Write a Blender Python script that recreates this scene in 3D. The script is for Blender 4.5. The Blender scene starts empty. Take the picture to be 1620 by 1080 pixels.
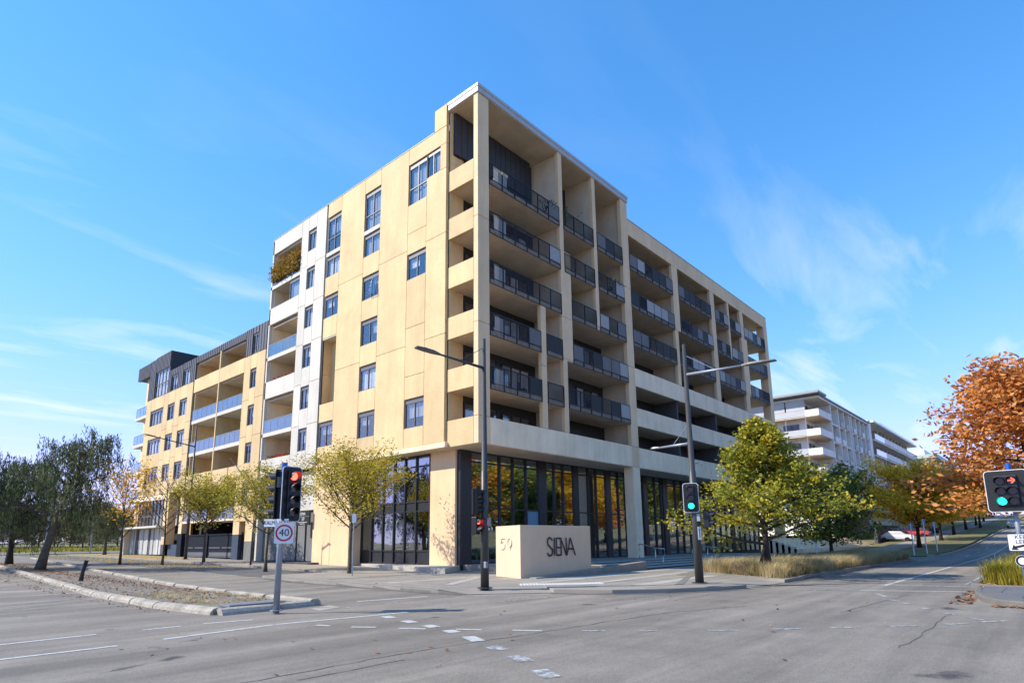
import bpy, bmesh, math, random
import numpy as np
from mathutils import Vector, Matrix
random.seed(7); rng = np.random.default_rng(7)
D = bpy.data; S = bpy.context.scene; COL = S.collection
R_ = math.radians

# ------------------------------------------------------------------ camera
ROT = np.array([[0.66799867, 0.1317234, 0.73241158], [-0.7440749, 0.13332642, 0.65465763], [-0.01141608, -0.9822795, 0.18707395]])
PP = np.array([805.95, 672.26]); FPX = 966.0; EYE = np.array([0, 0, 1.6])
cd = D.cameras.new('camera'); cam = D.objects.new('camera', cd); COL.objects.link(cam)
cd.sensor_width = 36; cd.lens = FPX / 1620 * 36; cd.shift_x = (810 - PP[0]) / 1620; cd.shift_y = (PP[1] - 540) / 1620
cd.clip_start = .1; cd.clip_end = 8000
M = Matrix.Identity(4)
for i in range(3):
    M[i][0] = ROT[i, 0]; M[i][1] = -ROT[i, 1]; M[i][2] = -ROT[i, 2]; M[i][3] = EYE[i]
cam.matrix_world = M; S.camera = cam
def ray(x, y): return ROT @ np.array([x - PP[0], y - PP[1], FPX])
def gpt(x, y, z=0.0):
    r = ray(x, y); p = EYE + r * ((z - EYE[2]) / r[2]); return (p[0], p[1])

# ------------------------------------------------------------------ sky, sun, exposure
SUN_AZ, SUN_EL = R_(43), R_(40)       # the sun stands on the -X side, a little behind the left facade
to_sun = Vector((-math.cos(SUN_AZ) * math.cos(SUN_EL), math.sin(SUN_AZ) * math.cos(SUN_EL), math.sin(SUN_EL)))
W = D.worlds.new('World'); S.world = W; W.use_nodes = True
nt = W.node_tree; nt.nodes.clear(); N = nt.nodes.new; L = nt.links.new
sky = N('ShaderNodeTexSky'); sky.sky_type = 'NISHITA'; sky.sun_disc = False
sky.sun_elevation = SUN_EL; sky.sun_rotation = math.atan2(to_sun.x, to_sun.y)
sky.altitude = 600; sky.air_density = 1.0; sky.dust_density = 0.0; sky.ozone_density = 1.0
hsv = N('ShaderNodeHueSaturation'); hsv.inputs['Saturation'].default_value = 1.3; hsv.inputs['Value'].default_value = 1.0
L(sky.outputs[0], hsv.inputs['Color'])
sc_ = N('ShaderNodeSeparateColor'); L(hsv.outputs[0], sc_.inputs[0]); cc_ = N('ShaderNodeCombineColor')      # highlight roll-off of the sky
for i in range(3):
    a = N('ShaderNodeMath'); a.operation = 'MULTIPLY_ADD'; a.inputs[2].default_value = 0; gn = N('ShaderNodeMath'); gn.operation = 'MULTIPLY'; gn.inputs[1].default_value = (.62, .74, .77)[i]; L(sc_.outputs[i], gn.inputs[0]); L(gn.outputs[0], a.inputs[0]); L(gn.outputs[0], a.inputs[1])
    b = N('ShaderNodeMath'); b.operation = 'MULTIPLY_ADD'; b.inputs[1].default_value = (1 / 5, 1 / 4.5, 1 / 22)[i]; b.inputs[2].default_value = 1; L(a.outputs[0], b.inputs[0])
    s = N('ShaderNodeMath'); s.operation = 'SQRT'; L(b.outputs[0], s.inputs[0]); d = N('ShaderNodeMath'); d.operation = 'DIVIDE'; L(gn.outputs[0], d.inputs[0]); L(s.outputs[0], d.inputs[1]); L(d.outputs[0], cc_.inputs[i])
tc = N('ShaderNodeTexCoord'); sep = N('ShaderNodeSeparateXYZ'); L(tc.outputs['Generated'], sep.inputs[0])
mx = N('ShaderNodeMath'); mx.operation = 'MAXIMUM'; mx.inputs[1].default_value = .05; L(sep.outputs['Z'], mx.inputs[0])
ad = N('ShaderNodeMath'); ad.operation = 'ADD'; ad.inputs[1].default_value = .12; L(mx.outputs[0], ad.inputs[0])
dv = N('ShaderNodeVectorMath'); dv.operation = 'DIVIDE'; L(tc.outputs['Generated'], dv.inputs[0])
cmb = N('ShaderNodeCombineXYZ'); [L(ad.outputs[0], cmb.inputs[i]) for i in range(3)]; L(cmb.outputs[0], dv.inputs[1])
mp = N('ShaderNodeMapping'); mp.inputs['Rotation'].default_value = (0, 0, R_(46)); mp.inputs['Scale'].default_value = (.4, 1.3, 1); mp.inputs['Location'].default_value = (3.1, 1.7, 0); L(dv.outputs[0], mp.inputs[0])
n1 = N('ShaderNodeTexNoise'); n1.inputs['Scale'].default_value = 2.6; n1.inputs['Detail'].default_value = 9; n1.inputs['Roughness'].default_value = .55; n1.inputs['Distortion'].default_value = .5
L(mp.outputs[0], n1.inputs['Vector'])
cr = N('ShaderNodeMapRange'); cr.inputs[1].default_value = .52; cr.inputs[2].default_value = .80; cr.inputs[3].default_value = 0; cr.inputs[4].default_value = .75; L(n1.outputs[0], cr.inputs[0])
hz = N('ShaderNodeMapRange'); hz.interpolation_type = 'SMOOTHSTEP'; hz.inputs[1].default_value = .62; hz.inputs[2].default_value = .18; hz.inputs[3].default_value = .06; hz.inputs[4].default_value = 1; L(sep.outputs['Z'], hz.inputs[0])
ml = N('ShaderNodeMath'); ml.operation = 'MULTIPLY'; L(cr.outputs[0], ml.inputs[0]); L(hz.outputs[0], ml.inputs[1])
mixc = N('ShaderNodeMix'); mixc.data_type = 'RGBA'; mixc.inputs[7].default_value = (2.2, 2.3, 2.45, 1); L(ml.outputs[0], mixc.inputs[0]); L(cc_.outputs[0], mixc.inputs[6])
bg = N('ShaderNodeBackground'); bg.inputs[1].default_value = .15; L(mixc.outputs[2], bg.inputs[0])
wo = N('ShaderNodeOutputWorld'); L(bg.outputs[0], wo.inputs[0])
sl = D.lights.new('sun', 'SUN'); sl.energy = 2.0; sl.angle = R_(.53); sl.color = (1, .93, .82)
sun = D.objects.new('sun', sl); COL.objects.link(sun); sun.rotation_euler = to_sun.to_track_quat('Z', 'Y').to_euler(); sun.location = (-40, 40, 60)
S.view_settings.view_transform = 'Standard'; S.view_settings.look = 'None'; S.view_settings.gamma = 1; S.view_settings.exposure = 1.75
S.view_settings.use_curve_mapping = False

# ------------------------------------------------------------------ helpers
class MB:
    """collects boxes, quads and tubes; build() links them as ONE mesh object"""
    def __init__(s): s.v = []; s.f = []
    def add(s, vs, fs):
        o = len(s.v); s.v += [tuple(map(float, q)) for q in vs]; s.f += [tuple(i + o for i in f) for f in fs]; return s
    def box(s, x0, x1, y0, y1, z0, z1):
        if x0 > x1: x0, x1 = x1, x0
        if y0 > y1: y0, y1 = y1, y0
        if z0 > z1: z0, z1 = z1, z0
        return s.add([(x0,y0,z0),(x1,y0,z0),(x1,y1,z0),(x0,y1,z0),(x0,y0,z1),(x1,y0,z1),(x1,y1,z1),(x0,y1,z1)],
              [(0,3,2,1),(4,5,6,7),(0,1,5,4),(1,2,6,5),(2,3,7,6),(3,0,4,7)])
    def prism(s, poly, z0, z1):
        n = len(poly); return s.add([(p[0], p[1], z0) for p in poly] + [(p[0], p[1], z1) for p in poly],
              [tuple(range(n - 1, -1, -1)), tuple(range(n, 2 * n))] + [(i, (i + 1) % n, n + (i + 1) % n, n + i) for i in range(n)])
    def tube(s, pts, rad, n=8, cap=True):
        pts = [Vector(p) for p in pts]
        if not hasattr(rad, '__len__'): rad = [rad] * len(pts)
        vs = []; fs = []
        for i, p in enumerate(pts):
            d = (pts[min(i + 1, len(pts) - 1)] - pts[max(i - 1, 0)]).normalized()
            a = d.cross(Vector((0, 0, 1)));
            if a.length < .02: a = Vector((1, 0, 0))
            a.normalize(); b = a.cross(d)
            for k in range(n):
                t = 2 * math.pi * k / n; vs.append(p + (a * math.cos(t) + b * math.sin(t)) * rad[i])
        for i in range(len(pts) - 1):
            for k in range(n): fs.append((i*n+k, (i+1)*n+k, (i+1)*n+(k+1)%n, i*n+(k+1)%n))
        if cap: fs += [tuple(range(n)), tuple(range((len(pts)-1)*n+n-1, (len(pts)-1)*n-1, -1))]
        return s.add(vs, fs)
    def build(s, name, mat, parent=None, smooth=False, bevel=0):
        me = D.meshes.new(name); o3 = parent_origin(parent)
        me.from_pydata([(x - o3[0], y - o3[1], z - o3[2]) for x, y, z in s.v], [], s.f)
        me.materials.append(mat)
        if smooth: me.shade_smooth()
        ob = D.objects.new(name, me); COL.objects.link(ob)
        if parent: ob.parent = parent
        if bevel:
            m = ob.modifiers.new('bevel', 'BEVEL'); m.width = bevel; m.segments = 2; m.limit_method = 'ANGLE'
        return ob
def parent_origin(p):
    o = Vector((0, 0, 0))
    while p is not None: o += Vector(p.location); p = p.parent
    return o
def B(*a): return MB().box(*a)
def tag(o, label=None, cat=None, group=None, kind=None):
    if label: o['label'] = label
    if cat: o['category'] = cat
    if group: o['group'] = group
    if kind: o['kind'] = kind
    return o
def empty(name, loc, label, cat, group=None, rz=0):
    o = D.objects.new(name, None); COL.objects.link(o); o.location = loc; o.rotation_euler = (0, 0, rz); o.empty_display_size = .2
    return tag(o, label, cat, group)
class local:
    """parent wrapper: inside a rotated thing the mesh coordinates are already local"""
def lbuild(mb, name, mat, parent, smooth=False, bevel=0):
    o = mb.build(name, mat, None, smooth, bevel); o.parent = parent; return o
def copy_tree(o, parent=None):
    c = o.copy(); COL.objects.link(c); c.parent = parent
    for ch in list(o.children): copy_tree(ch, c)
    return c

# ------------------------------------------------------------------ materials
def lin(h):
    h = h.lstrip('#'); c = [int(h[i:i+2], 16) / 255 for i in (0, 2, 4)]
    return tuple((x / 12.92 if x <= .04045 else ((x + .055) / 1.055) ** 2.4) for x in c)
def pbr(name, col, rough=.6, var=0.0, scale=1.5, fine=0.0, fscale=30, streak=0.0, bump=0.0, metal=0.0, spec=.5, coat=0, obj=0, col2=None, c2lo=.45, c2hi=.65, c2s=.6):
    m = D.materials.new(name); m.use_nodes = True; t = m.node_tree; n = t.nodes; l = t.links.new
    b = n['Principled BSDF']; b.inputs['Base Color'].default_value = (*col, 1); b.inputs['Roughness'].default_value = rough
    b.inputs['Metallic'].default_value = metal; b.inputs['Specular IOR Level'].default_value = spec
    if coat: b.inputs['Coat Weight'].default_value = coat
    if var or fine or streak or bump or col2:
        g = n.new('ShaderNodeNewGeometry'); pos = g.outputs['Position']; cur = None
        base = n.new('ShaderNodeRGB'); base.outputs[0].default_value = (*col, 1); cur = base.outputs[0]
        def noise(sc, det=5, vec=None, rgh=.6):
            q = n.new('ShaderNodeTexNoise'); q.inputs['Scale'].default_value = sc; q.inputs['Detail'].default_value = det; q.inputs['Roughness'].default_value = rgh
            l(vec or pos, q.inputs['Vector']); return q.outputs[0]
        def mult(cur, fac, amt, lo=.3, hi=.7):
            r = n.new('ShaderNodeMapRange'); r.inputs[1].default_value = lo; r.inputs[2].default_value = hi; r.inputs[3].default_value = 1 - amt; r.inputs[4].default_value = 1 + amt; l(fac, r.inputs[0])
            v = n.new('ShaderNodeVectorMath'); v.operation = 'SCALE'; l(cur, v.inputs[0]); l(r.outputs[0], v.inputs['Scale']); return v.outputs[0]
        if col2:
            r = n.new('ShaderNodeMapRange'); r.inputs[1].default_value = c2lo; r.inputs[2].default_value = c2hi; l(noise(c2s, 6), r.inputs[0])
            x = n.new('ShaderNodeMix'); x.data_type = 'RGBA'; l(r.outputs[0], x.inputs[0]); l(cur, x.inputs[6]); x.inputs[7].default_value = (*col2, 1); cur = x.outputs[2]
        if var: cur = mult(cur, noise(scale), var)
        if streak:
            mpn = n.new('ShaderNodeMapping'); mpn.inputs['Scale'].default_value = (.9, .9, .13); l(pos, mpn.inputs[0]); cur = mult(cur, noise(1.6, 6, mpn.outputs[0]), streak, .35, .7)
        if fine: cur = mult(cur, noise(fscale, 3), fine)
        if obj: cur = mult(cur, n.new('ShaderNodeObjectInfo').outputs['Random'], obj, 0, 1)
        l(cur, b.inputs['Base Color'])
        if bump:
            bp = n.new('ShaderNodeBump'); bp.inputs['Strength'].default_value = bump; bp.inputs['Distance'].default_value = .02; l(noise(fscale, 4), bp.inputs['Height']); l(bp.outputs[0], b.inputs['Normal'])
    return m
def glass(name, tint=(.6, .66, .7), refl=.35, rough=.02, spread=.5):
    """a pane: part mirror by viewing angle, part clear tinted"""
    m = D.materials.new(name); m.use_nodes = True; t = m.node_tree; n = t.nodes; l = t.links.new; n.clear()
    o = n.new('ShaderNodeOutputMaterial'); mi = n.new('ShaderNodeMixShader'); tr = n.new('ShaderNodeBsdfTransparent'); gl = n.new('ShaderNodeBsdfGlossy')
    tr.inputs[0].default_value = (*tint, 1); gl.inputs['Roughness'].default_value = rough; gl.inputs[0].default_value = (.93, .97, 1, 1)
    lw = n.new('ShaderNodeLayerWeight'); lw.inputs[0].default_value = .35
    r = n.new('ShaderNodeMapRange'); r.inputs[3].default_value = refl; r.inputs[4].default_value = min(1, refl + spread); l(lw.outputs['Facing'], r.inputs[0])
    g = n.new('ShaderNodeNewGeometry'); q = n.new('ShaderNodeTexNoise'); q.inputs['Scale'].default_value = .9; l(g.outputs['Position'], q.inputs[0])
    bp = n.new('ShaderNodeBump'); bp.inputs['Strength'].default_value = .06; bp.inputs['Distance'].default_value = .05; l(q.outputs[0], bp.inputs['Height']); l(bp.outputs[0], gl.inputs['Normal'])
    l(r.outputs[0], mi.inputs[0]); l(tr.outputs[0], mi.inputs[1]); l(gl.outputs[0], mi.inputs[2]); l(mi.outputs[0], o.inputs[0]); return m
def emit(name, col, st, base=(.02, .02, .02)):
    m = pbr(name, base, .3); b = m.node_tree.nodes['Principled BSDF']; b.inputs['Emission Color'].default_value = (*col, 1); b.inputs['Emission Strength'].default_value = st; return m
def leafmat(name, cols, trans=.35):
    """leaf colour by a per-face 'tone' attribute between several real leaf colours"""
    m = D.materials.new(name); m.use_nodes = True; t = m.node_tree; n = t.nodes; l = t.links.new; n.clear()
    o = n.new('ShaderNodeOutputMaterial'); at = n.new('ShaderNodeAttribute'); at.attribute_name = 'tone'
    r = n.new('ShaderNodeValToRGB'); e = r.color_ramp.elements
    while len(e) < len(cols): e.new(.5)
    for i, c in enumerate(cols): e[i].position = i / (len(cols) - 1); e[i].color = (*c, 1)
    l(at.outputs['Fac'], r.inputs[0])
    d = n.new('ShaderNodeBsdfPrincipled'); d.inputs['Roughness'].default_value = .55; d.inputs['Specular IOR Level'].default_value = .3; l(r.outputs[0], d.inputs['Base Color'])
    tl = n.new('ShaderNodeBsdfTranslucent'); l(r.outputs[0], tl.inputs[0])
    mi = n.new('ShaderNodeMixShader'); mi.inputs[0].default_value = trans; l(d.outputs[0], mi.inputs[1]); l(tl.outputs[0], mi.inputs[2]); l(mi.outputs[0], o.inputs[0]); return m

TAN = pbr('tan_precast', (.655, .47, .235), .75, .09, .45, .05, 9, .07, .08, obj=.08, col2=(.52, .35, .17), c2lo=.56, c2hi=.86, c2s=.5)
TAN2 = pbr('tan_concrete', (.78, .545, .315), .78, .08, .7, .06, 50, .07, .1, obj=.04)
PALE = pbr('pale_concrete', (.88, .69, .46), .8, .08, .8, .06, 50, .09, .1, obj=.05)
WHITEC = pbr('pale_precast', (.60, .555, .475), .75, .06, .5, .05, 9, .07, .08, obj=.05)
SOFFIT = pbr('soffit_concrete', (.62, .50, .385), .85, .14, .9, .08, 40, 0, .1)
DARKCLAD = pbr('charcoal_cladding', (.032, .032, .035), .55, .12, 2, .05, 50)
BLACKM = pbr('black_metal', (.018, .017, .017), .5, .05, 4, spec=.3)
FRAME = pbr('window_frame_grey', (.13, .125, .13), .45)
DKFRAME = pbr('charcoal_frame', (.022, .023, .026), .4)
ZINC = pbr('dark_zinc', (.095, .092, .10), .5, .1, 1.2, .03, 40, .05)
PART = pbr('grey_partition', (.075, .075, .08), .8, .12, 1)
WGLASS = glass('window_glass', (.94, .94, .94), .08, spread=.2)
SHOPGLASS = glass('lobby_glass', (.42, .46, .45), .24, spread=.45)
RAILGLASS = glass('balcony_glass', (.55, .68, .68), .14, spread=.35)
BLIND = pbr('white_blind', (.72, .72, .70), .8, .05, 3)
CURT = pbr('grey_curtain', (.35, .38, .42), .85, .12, 3)
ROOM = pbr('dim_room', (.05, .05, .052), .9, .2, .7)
LIGHTROOM = pbr('room_wall', (.22, .20, .17), .9, .2, .5)
MESH = [pbr('mesh_panel_%s' % k, c, .65, .05, 3, 0, 30, .06, spec=.2) for k, c in (('dark', (.04, .038, .036)), ('mid', (.16, .15, .14)), ('pale', (.36, .34, .32)))]
FASCIA = pbr('roof_fascia', (.42, .42, .42), .5, .06, 2)
STEEL = pbr('stainless', (.7, .69, .67), .35, metal=1)
GALV = pbr('galvanised', (.27, .30, .34), .45, .1, 6, metal=.4)
POLE = pbr('dark_pole', (.045, .043, .042), .45, .1, 5)
ASPH = None
KERB = pbr('kerb_concrete', (.34, .30, .24), .85, .2, 2.5, .2, 14, .08, .4, col2=(.17, .15, .12), c2lo=.5, c2hi=.72, c2s=1.3)
GKERB = pbr('grey_kerb', (.15, .138, .12), .85, .14, 2, .14, 25, 0, .3)  # grey darkened to carry the shade of the kerb faces
STONE = pbr('grey_step_stone', (.27, .242, .205), .8, .14, 1.5, .12, 30, .08, .2)
BARK = pbr('bark', (.10, .075, .055), .9, .25, 6, .2, 30, .2, .6)
DBARK = pbr('dark_bark', (.035, .028, .024), .9, .25, 6, .2, 30, .2, .6)
PCONC = pbr('partition_concrete', (.68, .54, .385), .8, .1, .8, .06, 50, .06, .1, obj=.04)
WHITE = pbr('white_paint', (.75, .75, .74), .5)
RED = pbr('red_paint', (.50, .015, .02), .45)
BLK = pbr('black_print', (.01, .01, .01), .5)
# ------------------------------------------------------------------ ground shape
def hg(x, y):
    a = np.interp(y, [-1e4, 25, 40, 55, 90, 140, 1e4], [0, 0, .2, .4, .75, 1.2, 3])
    b = np.interp(x, [-1e4, 62, 72, 85, 104, 124, 150, 250, 320, 1e4], [0, 0, .12, .45, 1.2, 2.1, 3.1, 7.6, 10, 12])
    return float(a + b)
CUTX = [24, 62, 72, 85, 104, 124, 150, 250, 320]; CUTY = [25, 40, 55, 90, 140]
def sheet(name, poly, mat, dz=0.0, thick=0.0, parent=None, flat=None, bev=0):
    bm = bmesh.new(); vs = [bm.verts.new((x, y, 0)) for x, y in poly]; f = bm.faces.new(vs)
    if f.normal.z < 0: bm.normal_update()
    bm.normal_update()
    if f.normal.z < 0: f.normal_flip()
    if flat is None:
        for c in CUTX: bmesh.ops.bisect_plane(bm, geom=bm.verts[:] + bm.edges[:] + bm.faces[:], plane_co=(c, 0, 0), plane_no=(1, 0, 0))
        for c in CUTY: bmesh.ops.bisect_plane(bm, geom=bm.verts[:] + bm.edges[:] + bm.faces[:], plane_co=(0, c, 0), plane_no=(0, 1, 0))
    for v in bm.verts: v.co.z = (hg(v.co.x, v.co.y) if flat is None else flat) + dz
    if thick:
        be = [e for e in bm.edges if len(e.link_faces) == 1]
        r = bmesh.ops.extrude_edge_only(bm, edges=be)
        for v in [q for q in r['geom'] if isinstance(q, bmesh.types.BMVert)]: v.co.z -= thick
    bmesh.ops.recalc_face_normals(bm, faces=bm.faces[:])
    me = D.meshes.new(name); bm.to_mesh(me); bm.free(); me.materials.append(mat)
    o = D.objects.new(name, me); COL.objects.link(o)
    if parent: o.parent = parent
    else: o['kind'] = 'structure'
    return o

def asphalt(name, base, dark):
    m = D.materials.new(name); m.use_nodes = True; t = m.node_tree; n = t.nodes; l = t.links.new; b = n['Principled BSDF']; b.inputs['Roughness'].default_value = .82; b.inputs['Specular IOR Level'].default_value = .35
    g = n.new('ShaderNodeNewGeometry').outputs['Position']
    def nz(sc, det=6, vec=None, dist=0):
        q = n.new('ShaderNodeTexNoise'); q.inputs['Scale'].default_value = sc; q.inputs['Detail'].default_value = det; q.inputs['Roughness'].default_value = .62; q.inputs['Distortion'].default_value = dist; l(vec or g, q.inputs['Vector']); return q.outputs[0]
    def rng_(f, a, b_, c, d_):
        r = n.new('ShaderNodeMapRange'); r.inputs[1].default_value = a; r.inputs[2].default_value = b_; r.inputs[3].default_value = c; r.inputs[4].default_value = d_; l(f, r.inputs[0]); return r.outputs[0]
    def scale(c, f):
        v = n.new('ShaderNodeVectorMath'); v.operation = 'SCALE'; l(c, v.inputs[0]); l(f, v.inputs['Scale']); return v.outputs[0]
    base_ = n.new('ShaderNodeRGB'); base_.outputs[0].default_value = (*base, 1); cur = base_.outputs[0]
    cur = scale(cur, rng_(nz(.16, 4), .3, .7, .82, 1.18))
    cur = scale(cur, rng_(nz(1.1, 7, None, .6), .35, .7, 1.09, .89))
    # wheel-polished bands and stains drawn out along the main street and the side street
    for rot, st in ((0, .22), (R_(90), .14), (R_(28), .2)):
        mp = n.new('ShaderNodeMapping'); mp.inputs['Rotation'].default_value = (0, 0, rot); mp.inputs['Scale'].default_value = (.06, .9, 1); l(g, mp.inputs[0])
        cur = scale(cur, rng_(nz(1, 6, mp.outputs[0], .3), .38, .68, 1 + st * .6, 1 - st))
    cur = scale(cur, rng_(nz(7, 5), .32, .68, .93, 1.07)); cur = scale(cur, rng_(nz(22, 3), .3, .7, .84, 1.16)); cur = scale(cur, rng_(nz(55, 2), .3, .7, .74, 1.26)); cur = scale(cur, rng_(nz(160, 1), .3, .7, .8, 1.22))
    vo = n.new('ShaderNodeTexVoronoi'); vo.feature = 'DISTANCE_TO_EDGE'; vo.inputs['Scale'].default_value = .23
    dn = n.new('ShaderNodeTexNoise'); dn.inputs['Scale'].default_value = 1.3; dn.inputs['Detail'].default_value = 6; l(g, dn.inputs['Vector'])
    mv = n.new('ShaderNodeVectorMath'); mv.operation = 'SCALE'; mv.inputs['Scale'].default_value = .8; l(dn.outputs['Color'], mv.inputs[0])
    av = n.new('ShaderNodeVectorMath'); av.operation = 'ADD'; l(g, av.inputs[0]); l(mv.outputs[0], av.inputs[1]); l(av.outputs[0], vo.inputs['Vector'])
    crack = rng_(vo.outputs[0], 0, .004, 1, 0); msk = rng_(nz(.3, 3), .52, .6, 0, 1)
    mm = n.new('ShaderNodeMath'); mm.operation = 'MULTIPLY'; l(crack, mm.inputs[0]); l(msk, mm.inputs[1])
    x = n.new('ShaderNodeMix'); x.data_type = 'RGBA'; l(mm.outputs[0], x.inputs[0]); l(cur, x.inputs[6]); x.inputs[7].default_value = (*dark, 1)
    l(x.outputs[2], b.inputs['Base Color'])
    bp = n.new('ShaderNodeBump'); bp.inputs['Strength'].default_value = .35; bp.inputs['Distance'].default_value = .01; l(nz(70, 3), bp.inputs['Height']); l(bp.outputs[0], b.inputs['Normal'])
    return m
ASPH = asphalt('road_asphalt', (.205, .178, .145), (.03, .03, .03))
ASPHD = asphalt('fresh_asphalt', (.095, .095, .098), (.02, .02, .02))
PAVE = pbr('footpath_concrete', (.28, .245, .198), .85, .14, .6, .14, 35, 0, .2, col2=(.235, .21, .178), c2s=.35)
DRYG = pbr('dry_grass_ground', (.19, .155, .055), .95, .25, .4, .25, 12, 0, .5, col2=(.09, .10, .03), c2s=.15)
SOIL = pbr('median_gravel', (.18, .155, .125), .95, .2, 1.5, .35, 40, 0, .6)
MULCH = pbr('leaf_mulch', (.10, .07, .04), .95, .25, 2, .3, 20, 0, .6)
def paint(name, wear):
    m = D.materials.new(name); m.use_nodes = True; t = m.node_tree; n = t.nodes; l = t.links.new; b = n['Principled BSDF']; b.inputs['Roughness'].default_value = .7
    g = n.new('ShaderNodeNewGeometry').outputs['Position']; q = n.new('ShaderNodeTexNoise'); q.inputs['Scale'].default_value = 9; q.inputs['Detail'].default_value = 8; q.inputs['Roughness'].default_value = .75; l(g, q.inputs[0])
    r = n.new('ShaderNodeMapRange'); r.inputs[1].default_value = wear - .07; r.inputs[2].default_value = wear + .07; l(q.outputs[0], r.inputs[0])
    x = n.new('ShaderNodeMix'); x.data_type = 'RGBA'; x.inputs[6].default_value = (.17, .17, .165, 1); x.inputs[7].default_value = (.47, .47, .45, 1); l(r.outputs[0], x.inputs[0]); l(x.outputs[2], b.inputs['Base Color']); return m
PAINT = paint('road_paint', .42); PAINTW = paint('worn_road_paint', .52); PAINTV = paint('very_worn_paint', .58)

# ground sheet to the horizon
xs = [-3000, -400, -120, -60, 0] + CUTX + [420, 900, 3000]; ys = [-3000, -500, -60, 0] + CUTY + [220, 600, 3000]
g_ = MB(); nx = len(xs)
g_.add([(x, y, hg(x, y) - .07) for y in ys for x in xs], [(j*nx+i, j*nx+i+1, (j+1)*nx+i+1, (j+1)*nx+i) for j in range(len(ys)-1) for i in range(nx-1)])
tag(g_.build('ground', DRYG), kind='structure')
road = sheet('road', [(-70, -14), (420, -14), (420, 7.85), (70, 7.85), (70, 40), (16, 40), (14.0, 92), (60, 96), (60, 104), (-70, 104), (-70, 92), (-4.5, 92), (-4.5, 16), (-8, 9), (-70, 9)], ASPH, 0)
parking = sheet('parking_lane', [(14.35, 28.7), (18.4, 28.7), (18.4, 82), (14.35, 82)], ASPHD, .006)
side_lane = sheet('side_lane', [(52.5, 7.5), (58.5, 7.5), (58.5, 30), (52.5, 30)], ASPH, .005)

# footpaths and the corner pavement (raised, real kerb step)
KX = [(14.3, 28.6), (13.95, 24.2), (13.7, 19), (13.55, 15.6), (13.7, 14.1)]
KM = [(15.7, 12.25), (16.35, 10.5), (17.6, 9.35), (19.2, 8.5), (20.6, 8.05)]
KV = [(24.0, 7.95), (49.2, 7.95), (50.8, 8.3), (51.8, 9.3), (52.3, 11)]
fp = sheet('footpath', [(23.6, 28.6)] + KX[:-1] + [(13.58, 15.3), (15.0, 15.3), (16.8, 13.6)] + KM + [(21.3, 9.4), (24.3, 9.4)] + KV + [(52.3, 30), (30, 30), (23.6, 24.7)], PAVE, .115, .2)
sheet('footpath', [(18.4, 28.6), (23.6, 28.6), (23.6, 82), (18.4, 82)], PAVE, .12, .2)
sheet('footpath', [(60, 8.6), (400, 8.6), (400, 18), (60, 18)], DRYG, .1, .2)
sheet('footpath', [(60, 13.2), (400, 13.2), (400, 16), (60, 16)], PAVE, .112)
def ramp(name, a, b, c, d):
    mb = MB(); mb.add([(*a, .012), (*b, .012), (*c, .112), (*d, .112)], [(0, 1, 2, 3)]); return tag(mb.build(name, PAVE), kind='structure')
ramp('kerb_ramp', (13.7, 14.1), (15.7, 12.25), (16.8, 13.6), (15.0, 15.3))
tag(MB().add([(13.7, 14.1, .012), (15.0, 15.3, .1125), (13.58, 15.3, .1125)], [(0, 1, 2)]).build('kerb_ramp', PAVE), kind='structure')
ramp('kerb_ramp', (20.6, 8.05), (24.0, 7.95), (24.3, 9.4), (21.3, 9.4))
# paler paving bands laid on the corner pavement
PALEP = pbr('pale_paver', (.40, .365, .31), .8, .12, 1, .1, 35, 0, .15); DARKP = pbr('dark_paver', (.19, .172, .148), .85, .12, 1, .1, 35)
def flat_quad(name, pts, mat, z, parent):
    mb = MB(); mb.add([(x, y, z) for x, y in pts], [tuple(range(len(pts)))]);
    o = mb.build(name, mat, parent); return o
def band(p, q, w, mat, z=.1195, parent=None, name='paving_band'):
    p = Vector(p); q = Vector(q); d = (q - p).normalized(); n = Vector((-d.y, d.x)) * w / 2
    return flat_quad(name, [p - n, q - n, q + n, p + n], mat, z, parent or fp)
for a, b, w, m in [((14.6, 19.4), (23.2, 19.4), .5, PALEP), ((17.0, 14.6), (24.0, 14.9), .55, PALEP), ((18.0, 12.7), (27.5, 13.4), .45, PALEP), ((18.4, 10.8), (25.2, 11.2), .6, PALEP), ((15.2, 16.6), (19.2, 19.0), .35, PALEP), ((19.6, 15.3), (30, 15.3), .5, PALEP), ((14.7, 23.5), (22.9, 23.2), .3, DARKP), ((19.5, 9.9), (26, 12.5), .25, DARKP), ((24.8, 12.2), (34, 14.6), .9, DARKP)]:
    BZ = globals().get('BZ', .1195) + .0004; band(a, b, w, m, BZ)
JN = pbr('dark_joint', (.06, .058, .055), .9)
for i in range(9):
    band((14.3 + .9 * i, 15.5 + .55 * i if i < 4 else 17.5), (14.4 + .9 * i, 24), .02, JN, .1275, name='joint')
for i in range(5): band((14.2, 16.5 + 1.5 * i), (22.8, 16.5 + 1.5 * i), .02, JN, .1278, name='joint')
for i in range(7): band((17.5, 10 + .8 * i), (27, 10 + .8 * i), .018, JN, .1281, name='joint')

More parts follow.
